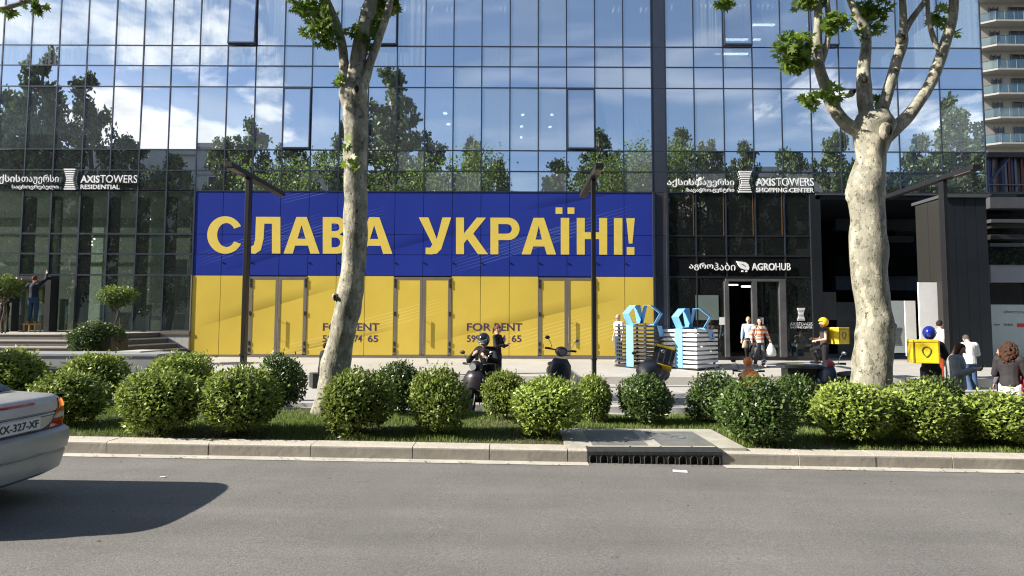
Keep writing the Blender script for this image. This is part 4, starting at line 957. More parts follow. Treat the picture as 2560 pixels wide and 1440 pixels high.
small_tree(5, 684, 838, 19.4, 90, 'small dark tree at the left edge before the lobby door', 4)

# --- plane trees -------------------------------------------------------------
M_bark, t_, o_ = newmat('plane_bark')
b_ = N(t_, 'ShaderNodeBsdfPrincipled'); b_.inputs['Roughness'].default_value = .75; b_.inputs['Specular IOR Level'].default_value = .3; t_.links.new(b_.outputs[0], o_.inputs[0])
P_ = N(t_, 'ShaderNodeNewGeometry').outputs['Position']
def ramp(t, v, stops, interp='LINEAR'):
    n = N(t, 'ShaderNodeValToRGB'); n.color_ramp.interpolation = interp
    while len(n.color_ramp.elements) > 1: n.color_ramp.elements.remove(n.color_ramp.elements[-1])
    n.color_ramp.elements[0].position = stops[0][0]; n.color_ramp.elements[0].color = (*stops[0][1], 1)
    for p, c in stops[1:]: x = n.color_ramp.elements.new(p); x.color = (*c, 1)
    t.links.new(v, n.inputs[0]); return n.outputs[0]
cream, grey, olive, brown = (.39, .36, .27), (.25, .24, .19), (.145, .14, .10), (.07, .055, .04)
r1 = ramp(t_, noise_(t_, P_, 5.5, 8, (1, 1, .6), .66), [(.415, olive), (.422, grey), (.548, grey), (.555, cream)])
r2 = mulc(t_, r1, mapr(t_, noise_(t_, P_, 9, 4, (1, 1, .6)), .3, .7, .8, 1.1))
n_ = N(t_, 'ShaderNodeMix', data_type='RGBA'); t_.links.new(mapr(t_, noise_(t_, P_, 17, 3, (1, 1, .8)), .62, .64, 0, .9), n_.inputs[0]); t_.links.new(r2, n_.inputs[6]); n_.inputs[7].default_value = (*brown, 1)
t_.links.new(n_.outputs[2], b_.inputs['Base Color'])
bp_ = N(t_, 'ShaderNodeBump'); bp_.inputs['Strength'].default_value = .7; bp_.inputs['Distance'].default_value = .03; t_.links.new(noise_(t_, P_, 10, 5, (1, 1, .5)), bp_.inputs['Height']); t_.links.new(bp_.outputs[0], b_.inputs['Normal'])
M_hole = pmat('knot_hole', (.02, .015, .01), .95)
LP = []
for k, (a, r) in enumerate([(-90, .0), (-62, .34), (-30, .62), (-12, .38), (12, 1.0 * .72), (35, .42), (60, .8), (75, .5), (90, 1.0), (105, .5), (120, .8), (145, .42), (168, .72), (192, .38), (210, .62), (242, .34)]):
    LP.append((r * math.cos(R(a)) * .62, r * math.sin(R(a)) * .62 + .3))
LP = np.array(LP)
def plane_leaves(rg, P, size, droop=.5):
    n = len(P); nrm = unit(rg.normal(size=(n, 3)) + [0, -.35, .55]); up = rg.normal(size=(n, 3)) * .9 + [0, 0, -droop]
    d = unit(up); u = unit(d - nrm * (d * nrm).sum(1)[:, None]); v = np.cross(nrm, u); k = len(LP)
    V = P[:, None, :] + (LP[None, :, 0, None] * v[:, None, :] + LP[None, :, 1, None] * u[:, None, :]) * size[:, None, None]
    V += nrm[:, None, :] * (np.abs(LP[None, :, 0, None]) * -.25) * size[:, None, None]
    return V.reshape(-1, 3), np.arange(n * k).reshape(n, k)
def plane_tree(name, Y, trunk, branches, clumps, lab, seed, crown=1):
    "trunk and branches given as (u, v, width px, dY) along their middle lines"
    rg = np.random.default_rng(seed); s = F / Y
    base = at(trunk[0][0], trunk[0][1], Y); base.z = gz(base.x, Y) - .02
    e = empty(name, base, 0, lab, 'tree')
    def W3(q): p = at(q[0], q[1], Y + (q[3] if len(q) > 3 else 0)); return p - base
    bm = bmesh.new(); pts = [W3(q) for q in trunk]; rad = [q[2] / 2 / s for q in trunk]
    pts = [pts[0] * 1.0 + Vector((-.02, 0, -.1 - pts[0].z))] + pts
    rad = [rad[0] * 1.35] + rad
    tube(bm, pts, rad, 22, 6, wob=.03, seed=seed)
    bmesh.ops.subdivide_edges(bm, edges=bm.edges, cuts=1, use_grid_fill=True)
    for v in bm.verts:
        p = v.co + base; c = math.sin(p.z * 7 + 3 * math.sin(p.x * 9)) * math.sin(p.x * 11 + p.z * 3 + seed) ; v.co += Vector((c, math.cos(p.z * 5 + p.x * 8), 0)) * .012
    build('trunk', bm, M_bark, e, smooth=True)
    tips = []
    for bi, br in enumerate(branches):
        bm = bmesh.new(); pts = [W3(q) for q in br]; rad = [q[2] / 2 / s for q in br]
        tube(bm, pts, rad, 12, 6, wob=.09, seed=seed + bi); o = build('branch', bm, M_bark, e, smooth=True)
        tips.append(pts[-1])
        # upper growth beyond the picture
        if br[-1][1] <= 5 and crown:
            p = pts[-1]; d0 = (pts[-1] - pts[-2]).normalized(); bm = bmesh.new()
            for k in range(3):
                q = [p.copy()]; d = d0.copy(); r = rad[-1] * .92
                for j in range(5):
                    d = (d + Vector(rg.normal(size=3)) * .28 + Vector((0, 0, .12))).normalized(); q.append(q[-1] + d * rg.uniform(.7, 1.1)); tips.append(q[-1].copy())
                tube(bm, q, [r * (1 - .17 * j) for j in range(6)], 7, 3, seed=k)
            build('branch', bm, M_bark, e, smooth=True)
    C = []
    for (u, v, ru, rv, n, dy) in clumps:
        c = at(u, v, Y + dy) - base; m = unit(rg.normal(size=(n, 3))) * (rg.random(n) ** .45)[:, None] * np.array([ru / s, min(ru, rv) / s, rv / s]); C.append(m + np.array(c))
        Pc = C[-1]; V, Fc = plane_leaves(rg, Pc, rg.uniform(.15, .27, len(Pc))); link('leaf_cluster', npmesh('leaf_cluster', V, Fc, M_leafP, rg.random(len(Pc))), e)
    if crown:
        tp = [t for t in tips if t.z + base.z > 7.6]; m = []
        for t in tp: n = 85; m.append(np.array(t) + rg.normal(size=(n, 3)) * np.array([.5, .5, .42]) + [0, 0, .3])
        Pc = np.concatenate(m); Wp = Pc + np.array(base) - [0, 0, CAMZ]; dep = Wp @ np.array(FW); vv = 720 - F * (Wp @ np.array(UPV)) / dep; uu = 1280 + F * (Wp @ np.array(RT)) / dep
        Pc = Pc[((vv < -28) | (uu < -40) | (uu > 2600)) & (Pc[:, 2] + base.z < 11.8)]
        V, Fc = plane_leaves(rg, Pc, rg.uniform(.13, .21, len(Pc))); link('crown', npmesh('crown', V, Fc, M_leafP, rg.random(len(Pc))), e)
    return e
def bm_knot(parent, u, v, Y, r, lab=None):
    p = at(u, v, Y) - parent.location; s = F / Y; bm = bmesh.new(); ball(bm, p + Vector((0, .07, 0)), (r * 1.3 / s, .06, r * 1.7 / s), 12); build('knot', bm, M_bark, parent, True)
    bm = bmesh.new(); ball(bm, p + Vector((.01, .0, 0)), (r * .66 / s, .03, r * 1.0 / s), 8); build('knot_hole', bm, M_hole, parent)
YT = 11.0
tL = plane_tree('plane_tree', YT,
    [(812, 1032, 66), (824, 985, 66), (838, 920, 70), (850, 860, 65), (864, 800, 64), (874, 740, 64), (884, 670, 61), (888, 600, 59), (889, 530, 58), (889, 470, 58), (888, 400, 58), (889, 330, 58), (888, 280, 62), (884, 240, 72), (884, 215, 62)],
    [[(886, 240, 44), (889, 190, 44), (902, 110, 40), (916, 50, 36), (930, -5, 32)], [(872, 235, 34), (862, 180, 26), (858, 130, 24), (846, 75, 23), (828, 30, 22), (812, -5, 21)], [(898, 235, 34), (914, 190, 26), (932, 140, 22), (952, 80, 20), (970, 25, 19), (976, -5, 18)]],
    [(770, 15, 48, 30, 95, -.2), (800, 62, 40, 42, 105, -.3), (822, 100, 22, 16, 26, -.2), (885, 75, 16, 20, 20, -.3), (950, 20, 50, 24, 80, .3), (985, 8, 20, 18, 26, .2), (925, 110, 14, 22, 16, 0), (884, 410, 15, 10, 10, -.35), (872, 358, 7, 5, 4, -.35), (855, 200, 14, 14, 10, -.2), (940, 60, 14, 30, 24, 0)],
    'tall leaning pale barked plane tree before the yellow panels', 21)
bm_knot(tL, 890, 222, YT - .3, 10); bm_knot(tL, 835, 742, YT - .22, 6)
tR = plane_tree('plane_tree', YT,
    [(2172, 1020, 92), (2176, 960, 90), (2182, 900, 88), (2186, 850, 88), (2188, 812, 84), (2182, 760, 78), (2174, 690, 80), (2170, 610, 86), (2170, 550, 80), (2165, 490, 84), (2166, 455, 82), (2177, 400, 70), (2180, 350, 84), (2182, 315, 98), (2182, 285, 74)],
    [[(2165, 330, 44), (2128, 318, 34), (2093, 285, 30), (2072, 240, 28), (2052, 180, 26), (2043, 125, 26), (2044, 60, 18), (2048, -5, 17)], [(2045, 175, 14), (2060, 140, 15), (2071, 85, 14), (2070, 30, 13), (2066, -5, 13)],
     [(2174, 320, 50), (2164, 270, 36), (2160, 225, 34), (2160, 165, 30), (2166, 95, 24), (2160, 70, 22), (2143, 40, 18), (2124, -5, 16)], [(2196, 320, 46), (2208, 265, 30), (2224, 215, 28), (2240, 160, 25), (2256, 105, 26), (2258, 60, 18), (2256, -5, 15)], [(2254, 100, 15), (2272, 60, 16), (2300, 20, 14), (2318, -5, 13)],
     [(2205, 345, 44), (2245, 315, 36), (2292, 262, 30), (2330, 200, 28), (2354, 135, 26), (2374, 75, 25), (2384, 25, 22), (2384, -5, 20)], [(2352, 140, 12), (2334, 95, 12), (2322, 50, 11), (2318, -5, 10)]],
    [(1985, 120, 46, 46, 210, -.3), (2000, 160, 30, 20, 60, -.3), (2085, 55, 36, 28, 80, -.2), (2030, 245, 22, 20, 34, -.2), (2085, 235, 22, 18, 24, -.2), (2175, 25, 44, 26, 110, .3), (2185, 65, 18, 18, 26, .2), (1812, 2, 24, 12, 26, -.3), (2020, 5, 34, 16, 46, 0), (2345, 40, 20, 34, 40, .2), (2385, 80, 10, 10, 8, 0), (2195, 255, 14, 18, 14, .2), (2150, 85, 8, 12, 6, 0)],
    'stout mottled plane tree with four spreading limbs at right', 22)
bm_knot(tR, 2221, 325, YT - .42, 14); bm_knot(tR, 2161, 200, YT - .16, 9); bm_knot(tR, 2257, 92, YT - .14, 9); bm_knot(tR, 2135, 228, YT - .1, 6)
bm = bmesh.new(); p = at(2232, 815, YT - .1) - tR.location; ball(bm, p + Vector((-.06, .05, 0)), (.15, .14, .09), 12); build('burl', bm, M_bark, tR, True)
bm = bmesh.new(); p = at(2138, 480, YT - .1) - tR.location; ball(bm, p + Vector((.10, .12, .0)), (.2, .2, .26), 12); build('burl', bm, M_bark, tR, True)
tX = plane_tree('plane_tree', YT,
    [(-560, 1030, 80), (-550, 800, 74), (-545, 500, 66), (-540, 300, 70)],
    [[(-545, 320, 44), (-500, 150, 34), (-400, 90, 30), (-200, 60, 24), (-60, 40, 16), (40, 12, 11), (100, -5, 8)], [(-545, 320, 40), (-560, 150, 30), (-600, -5, 28)], [(-535, 320, 40), (-500, 120, 30), (-450, -5, 26)]],
    [(82, 16, 16, 12, 12, 0), (100, 10, 14, 8, 8, 0), (20, 26, 14, 8, 6, 0)],
    'plane tree beyond the left edge whose branch tip hangs into the upper left corner', 23)

# --- trees on the opposite side of the road (seen mirrored in the glass) -----------
def far_tree_meshes(seed, conic):
    rg = np.random.default_rng(seed); bm = bmesh.new(); tube(bm, [(0, 0, 0), (.1, 0, .3), (0, .05, .6), (0, 0, .92)], [.022, .018, .012, .004], 7, 3)
    V_ = []; cl = []
    for k in range(120):
        t = rg.random() ** .8; z = .14 + .84 * t; rr = (1 - t) ** (.75 if conic else .5) * .25 * (.2 + rg.random() * 1.1) + .012; a = rg.uniform(0, 6.283); cl.append((rr * math.cos(a), rr * math.sin(a), z, (.05 if conic else .062) * (1 - .5 * t)))
    for k in range(26): c = cl[k]; tube(bm, [(0, 0, max(.1, c[2] - .12)), (c[0] * .5, c[1] * .5, c[2] - .05), (c[0], c[1], c[2])], [.006, .004, .002], 4, 2)
    tr = mesh_of(bm, 'trunk', M_twig)
    Ps = []
    for (x, y, z, r) in cl: n = 80; Ps.append(np.array([x, y, z]) + unit(rg.normal(size=(n, 3))) * (rg.random(n) ** .5 * r)[:, None])
    P = np.concatenate(Ps); n = len(P)
    V, Fc = leaf_quads(rg, P, unit(rg.normal(size=(n, 3))), rg.uniform(.014, .024, n), rg.uniform(.010, .018, n)); return tr, npmesh('crown', V, Fc, M_leafB, rg.random(n))
NTH = 'first second third fourth fifth sixth seventh eighth ninth tenth eleventh twelfth thirteenth fourteenth fifteenth sixteenth seventeenth eighteenth nineteenth twentieth twenty-first twenty-second twenty-third twenty-fourth twenty-fifth twenty-sixth twenty-seventh twenty-eighth'.split()
FT = [far_tree_meshes(31, 0), far_tree_meshes(32, 0), far_tree_meshes(33, 1)]
for i, (u, v, w, c) in enumerate([(-260, 180, 230, 0), (-80, 150, 230, 0), (40, 230, 190, 1), (112, 118, 200, 2), (212, 172, 190, 1), (325, 345, 170, 0), (430, 385, 150, 1), (560, 345, 130, 0), (640, 302, 170, 1), (725, 345, 140, 0), (850, 310, 150, 1), (972, 160, 300, 2), (1085, 350, 150, 0), (1180, 350, 140, 1), (1250, 385, 130, 0), (1400, 395, 150, 1), (1500, 300, 210, 2), (1600, 395, 130, 0), (1705, 312, 150, 1), (1775, 335, 130, 0), (1860, 345, 130, 1), (1960, 350, 120, 0), (2080, 305, 160, 1), (2180, 330, 150, 0), (2290, 320, 160, 1), (2385, 208, 230, 2), (2520, 230, 230, 0), (2700, 260, 230, 1)]):
    b = 8.5 + (i % 3) * 1.6; vd = 45 + b; p = at(u, v, vd); h = (p.z + .3) * .96
    e = empty('street_tree', (p.x, -b, -.014 * p.x + .1), i * 1.1, 'tall leafy street tree on the opposite pavement, number %d along the row mirrored in the glass' % (i + 1), 'tree', 'trees on the opposite pavement'); e['label'] = ('round crowned leafy', 'broad leafy', 'tall pointed leafy')[c] + ' tree, %s from the left in the row mirrored in the glass' % NTH[i]
    sw = (w / F * vd) / .44 / 1.0
    for nm, me in zip(('trunk', 'crown'), FT[c]): o = link(nm, me, e); o.scale = (sw, sw, h)
# --- houses on the opposite side ----------------------------------------------------
def house(x0, x1, h, Y, mat, lab, seed):
    cx = (x0 + x1) / 2; e = empty('street_house', (cx, -Y, 0), 0, lab, 'building', 'houses on the opposite side of the road')
    w = (x1 - x0) / 2; build('wall', nb(-w, w, -10, 0, -1, h), mat, e); build('cornice', nb(-w - .3, w + .3, -10.3, .35, h, h + .5), M_stone, e)
    nz_ = int(h / 3.3); nx = int((x1 - x0) / 3.1); g1 = bmesh.new(); g2 = bmesh.new()
    wm = mesh_of(nb(-.65, .65, -.02, .06, -.9, .9), 'window', bpy.data.materials['house_pane']); fm = mesh_of(nb(-.78, .78, .0, .04, -1.05, 1.0), 'window_frame', M_white)
    for i in range(nz_):
        bm = nb(-w - .05, w + .05, -.02, .16, i * 3.3 + 2.95, i * 3.3 + 3.12); build('string_course', bm, M_stone, e)
        for j in range(nx):
            x = -w + (j + .5) * (x1 - x0) / nx; z = i * 3.3 + 1.8; link('window_frame', fm, e, (x, .02, z)); link('window', wm, e, (x, .04, z))
            if (i + j * 2 + seed) % 5 == 0 and i: box(g1, x - 1.1, x + 1.1, .0, 1.0, z - 1.15, z - 1.0); box(g2, x - 1.1, x + 1.1, .95, 1.0, z - 1.0, z - .1)
    build('balcony_slab', g1, M_stone, e); build('balcony_rail', g2, M_stonegrey, e)
pmat('house_pane', (.05, .06, .07), .1)
M_h1 = pmat('house_render', (.60, .55, .46), .85, var=.08, vs=.4); M_h2 = pmat('house_render_grey', (.50, .50, .47), .85, var=.08, vs=.4)
house(-75, -34, 22.2, 24, M_h2, 'grey five storey house opposite, mirrored at left', 0)
house(-33, -10, 20.0, 26, M_h1, 'beige house opposite with white window frames, mirrored behind the banner', 1)
house(-9, 22, 15.5, 28, M_h2, 'low grey house opposite, mirrored in the middle', 2)
house(23, 62, 19.5, 25, M_h1, 'long beige house opposite, mirrored at right', 3)
# ================================================================= silver saloon at the left edge
M_silver = pmat('silver_paint', (.45, .44, .415), .42, metal=.45, var=.05, vs=2.5, coat=.25, fine=.05, fs=300)
M_bump = pmat('silver_bumper', (.37, .37, .365), .44, metal=.4, var=.05, coat=.2, fine=.05, fs=300)
M_glassc = pmat('car_glass', (.03, .04, .045), .05, var=.1); M_tail = pmat('tail_red', (.42, .015, .012), .15, coat=.5, var=.1); M_amber = emat('lit_tail_amber', (1, .09, .02), 2.2); M_clear = pmat('tail_clear', (.5, .46, .42), .2, var=.1)
def car():
    L, xb = 4.5, 0.0           # local: +x backwards (towards the photo's right), rear face at x = 0, centre line y = 0
    cx = -4.60; cy = 5.66
    e = empty('silver_car', (cx, cy, -.014 * cx), R(.5), 'silver saloon car leaving the frame at the left edge', 'car')
    def ring(z, inset, hw, rc=.34, n=64, fi=.1, pw=2.6):
        "rounded plan outline; returns points from rear centre round"
        pts = []; xr, xf = -inset, -L + fi
        for k in range(n):
            a = 2 * math.pi * k / n; c, s_ = math.cos(a), math.sin(a); p = 2 / 5.5; pxx = .13 if c > 0 else .36
            x = abs(c) ** pxx * (1 if c > 0 else -1); y = abs(s_) ** p * (1 if s_ > 0 else -1)
            bow = .045 * (y * y) if x > 0 else .2 * y * y            # curved rear and nose
            X = (xr + xf) / 2 + x * (xr - xf) / 2 - bow * max(0, x) * 1.0 + bow * max(0, -x)
            pts.append(Vector((X, y * hw, z)))
        return pts
    def loft(rows, name, mat, capb=True, capt=True, parent=e, n=64, rng=None):
        bm = bmesh.new(); R_ = [[bm.verts.new(p) for p in ring(*r)] for r in rows]
        for a, b in zip(R_, R_[1:]):
            for k in range(n):
                if rng and not rng(k): continue
                bm.faces.new((a[k], a[(k + 1) % n], b[(k + 1) % n], b[k]))
        if not rng:
            if capb: bm.faces.new(R_[0])
            if capt: bm.faces.new(R_[-1][::-1])
        for v in [v for v in bm.verts if not v.link_faces]: bm.verts.remove(v)
        return build(name, bm, mat, parent, smooth='auto')
    loft([(.24, .16, .80), (.29, .07, .835), (.45, .035, .86), (.475, .045, .855), (.49, .02, .87), (.60, .0, .875), (.67, .01, .872), (.705, .06, .862), (.715, .09, .85)], 'bumper', M_bump)
    low = [(.70, .085, .852), (.78, .075, .856), (.86, .08, .855), (.875, .092, .853), (.885, .08, .853), (.96, .10, .845), (1.005, .12, .83), (1.03, .16, .80), (1.045, .30, .76), (1.07, .62, .72), (1.08, .9, .70)]
    loft(low, 'body', M_silver)
    # greenhouse
    def gh(z, xr, xf, hw): return [Vector((xr, -hw * .86, z)), Vector((xr + .02, 0, z)), Vector((xr, hw * .86, z)), Vector((xr - .16, hw, z)), Vector(((xr + xf) / 2, hw * 1.02, z)), Vector((xf + .2, hw, z)), Vector((xf, hw * .8, z)), Vector((xf - .03, 0, z)), Vector((xf, -hw * .8, z)), Vector((xf + .2, -hw, z)), Vector(((xr + xf) / 2, -hw * 1.02, z)), Vector((xr - .16, -hw, z))]
    rows = [gh(1.04, -.62, -3.35, .73), gh(1.10, -.70, -3.2, .70), gh(1.36, -1.16, -2.72, .60), gh(1.42, -1.40, -2.5, .54), gh(1.44, -1.7, -2.3, .40)]
    bm = bmesh.new(); RR = [[bm.verts.new(p) for p in r] for r in rows]
    for i, (a, b) in enumerate(zip(RR, RR[1:])):
        for k in range(12): f = bm.faces.new((a[k], a[(k + 1) % 12], b[(k + 1) % 12], b[k])); f.material_index = 1 if i in (1,) and k not in (2, 11) else 0
    bm.faces.new(RR[-1]); build('roof', bm, [M_silver, M_glassc], e, smooth='auto')
    bm = bmesh.new()
    A = [Vector((-.625, -.57, 1.075)), Vector((-.615, .57, 1.075)), Vector((-1.15, .50, 1.37)), Vector((-1.15, -.50, 1.37))]
    fs = [bm.verts.new(p + Vector((.022, 0, .012))) for p in A]; bk = [bm.verts.new(p) for p in A]; bm.faces.new(fs)
    for k in range(4): bm.faces.new((fs[k], bk[k], bk[(k + 1) % 4], fs[(k + 1) % 4]))
    build('rear_window', bm, M_glassc, e)
    # tail lamps: strips of the same outline pushed outwards
    def lampstrip(name, z0, z1, ks, mat, off=.007, par=e):
        bm = bmesh.new(); zs = [z0 + (z1 - z0) * i / 3 for i in range(4)]
        def prof(z):
            for a, b in zip(low, low[1:]):
                if a[0] <= z <= b[0]: t = (z - a[0]) / (b[0] - a[0]); return ring(z, a[1] + (b[1] - a[1]) * t, a[2] + (b[2] - a[2]) * t, n=256)
        G = []
        for z in zs: r = prof(z); G.append([bm.verts.new(r[k % 256] * 1.0 + Vector((off, off * (1 if r[k % 256].y > 0 else -1), 0))) for k in ks(z)])
        for a, b in zip(G, G[1:]):
            m = min(len(a), len(b))
            for k in range(m - 1): bm.faces.new((a[k], a[k + 1], b[k + 1], b[k]))
        return build(name, bm, mat, par, True)
    def span(side, inner):
        def f(z):
            t = (z - .70) / .29; k0 = inner(t)
            ks = [int(round(k0 + (46 - k0) * i / 11)) for i in range(12)]
            return ks if side > 0 else [256 - k for k in ks]
        return f
    inn = lambda t: 4 + 11 * min(1, max(0, t))
    for sd_ in (1, -1):
        tl = lampstrip('tail_lamp', .715, .80, span(sd_, inn), M_tail)
        lampstrip('reverse_lens', .805, .845, span(sd_, inn), M_clear, par=tl); lampstrip('lens_red', .85, .90, span(sd_, inn), M_tail, par=tl); lampstrip('lens_amber', .905, .985, span(sd_, lambda t: inn(t) + 2), M_tail if sd_ < 0 else M_tail, par=tl)
    lampstrip('lit_lamp', .91, .98, span(1, lambda t: 20), M_amber, .012, par=e)
    def rx(y, z, off=.006):
        "rear skin x at this y and z"
        for a, b in zip(low, low[1:]):
            if a[0] <= z <= b[0]:
                t = (z - a[0]) / (b[0] - a[0]); r = ring(z, a[1] + (b[1] - a[1]) * t, a[2] + (b[2] - a[2]) * t, n=256); break
        c = min((p for p in r if p.x > -1.5), key=lambda p: abs(p.y - y)); return c.x + off
    bm = bmesh.new(); ys = [-.22 + .46 * i / 14 for i in range(15)]
    tube(bm, [(rx(y, .985), y, .985) for y in ys], .013, 6, smooth_pts=False); build('brake_light', bm, M_tail, e)
    for z, yy in ((.868, .56), (.845, .52)):
        bm = bmesh.new(); ys = [-yy + 2 * yy * i / 14 for i in range(15)]; tube(bm, [(rx(y, z, .001), y, z) for y in ys], .004, 5, smooth_pts=False); build('trim_line', bm, M_dark, e)
    # lid gap following the lamp edge and the shelf of the bumper
    bm = bmesh.new(); zz = [.995, .93, .86, .80, .745, .72]; yy = [.62, .60, .555, .49, .42, .34]
    for s_ in (1, -1): tube(bm, [(rx(y * s_, z, .003), y * s_, z) for y, z in zip(yy, zz)], .006, 5, 3)
    build('lid_gap', bm, M_dark, e)
    bm = bmesh.new(); ys = [-.84 + 1.68 * i / 20 for i in range(21)]; tube(bm, [(rx(y, .705, .012), y, .712) for y in ys], .011, 5, smooth_pts=False); build('bumper_gap', bm, pmat('blue_shadow_gap', (.03, .035, .05), .5), e)
    for z in (.50, .56):
        bm = bmesh.new(); rr_ = ring(z, .025, .868, n=256); pt = [p for p in rr_ if p.x > -.5]; pt.sort(key=lambda p: p.y); tube(bm, pt, .006, 5, smooth_pts=False); build('bumper_strip', bm, M_dark, e)
    xp = rx(0, .80, .012)
    pl = build('licence_plate', nb(xp - .006, xp + .006, -.27, .27, .735, .852, .003), pmat('plate_white', (.62, .62, .6), .5, var=.04), e)
    # plate text lies on the rear face: mirrored axes so that it reads from behind
    M = Matrix(((0, -1, 0, 0), (-1, 0, 0, 0), (0, 0, 1, 0), (0, 0, 0, 1)))
    me = text_in('plate_lettering', 'XX-327-XF', -.245, .245, .757, .830, 0, M_black, pl, .012, .004)
    n = len(me.data.vertices); co = np.empty(n * 3); me.data.vertices.foreach_get('co', co); co = co.reshape(-1, 3); V = np.stack([xp + .0065 - co[:, 1], co[:, 0], co[:, 2]], 1); me.data.vertices.foreach_set('co', V.ravel()); me.data.update()
    for wx in (-.98, -3.72):
        for s_ in (1, -1):
            c = Vector((wx, s_ * .74, .315)); bm = bmesh.new(); torus(bm, c, .235, .082, (0, 1, 0), 28, 8); w = build('wheel', bm, M_rubber, e, True)
            bm = bmesh.new(); disc(bm, c + Vector((0, s_ * .07, 0)), .19, (0, 1, 0), .03, 20); build('rim', bm, M_chrome, w)
    bm = bmesh.new(); tube(bm, [(-.7, .42, .28), (-.4, .42, .25), (-.24, .42, .25)], .035, 10); build('exhaust', bm, M_dark, e)
    build('underbody', nb(-L + .5, -.5, -.7, .7, .2, .34), M_dark, e)
car()

# ================================================================= lamp posts
M_post = pmat('post_metal', (.011, .012, .015), .45, metal=.2, var=.1); M_led = pmat('lamp_lens', (.10, .095, .08), .3)
def lamp_post(u, lab, vis=True):
    Y = 16.5; x = at(u, 700, Y).x; zg = gz(x, Y); e = empty('street_lamp', (x, Y, zg), 0, lab, 'street lamp', 'street lamps on the plaza')
    H = at(1280, 416, 15.5).z - zg
    build('base_plate', nb(-.16, .16, -.22, .22, -.02, .03, .005), M_post, e); build('post', nb(-.055, .055, -.10, .10, .03, H - .10, .006), M_post, e)
    bm = bmesh.new()
    for z in (.75,): box(bm, -.068, .068, -.128, .128, z, z + .05)
    build('collar', bm, M_post, e)
    build('arm', nb(-.105, .105, -1.25, 2.4, H - .10, H + .03, .008), M_post, e); build('lamp_head', nb(-.10, .10, -1.15, -.55, H - .118, H - .102), M_led, e)
lamp_post(615, 'black T shaped street lamp in front of the left yellow doors')
lamp_post(1484, 'black T shaped street lamp right of the parked motorbike')
lamp_post(2366, 'black T shaped street lamp behind the woman in the grey jumper')
# orange bollard-like pouch next to the right post
# ================================================================= litter bin
def bin_():
    Y = 13.6; x = X_(2004, Y); e = empty('litter_bin', (x, Y, gz(x, Y)), R(-8), 'dark grey litter bin with wide flat lid behind the shrubs', 'bin'); w = .44; h = at(2004, 912, Y).z - gz(x, Y)
    bm = bmesh.new(); box(bm, -w * .86, w * .86, -.24, .24, 0, h - .34, .01); box(bm, -w * .86, -w * .66, -.24, .24, h - .34, h - .06); box(bm, w * .66, w * .86, -.24, .24, h - .34, h - .06); box(bm, -.06, .0, -.24, .24, h - .34, h - .06); box(bm, -w * .66, w * .66, .2, .23, h - .34, h - .06); build('body', bm, M_post, e)
    build('opening_shade_block', nb(-w * .62, w * .62, -.2, .19, h - .33, h - .07), M_black, e)  # added black block standing in for the shade inside the openings
    build('lid', nb(-w * 1.08, w * 1.08, -.34, .34, h - .06, h, .012), pmat('lid_grey', (.05, .06, .08), .35, metal=.2), e)
    bm = bmesh.new(); tube(bm, [(-.34, 0, h + .003), (-.1, 0, h + .003), (.02, 0, h + .003)], [.2, .24, .2], 10); 
    for v in bm.verts: v.co.z = h + .002 + (.006 if v.co.z > h else 0)
    build('green_disc', bm, pmat('olive_plate', (.22, .24, .06), .4), e)
    bm = bmesh.new(); disc(bm, (.26, 0, h + .005), .16, (0, 0, 1), .008); build('blue_disc', bm, pmat('blue_plate', (.05, .10, .25), .4), e)
bin_()

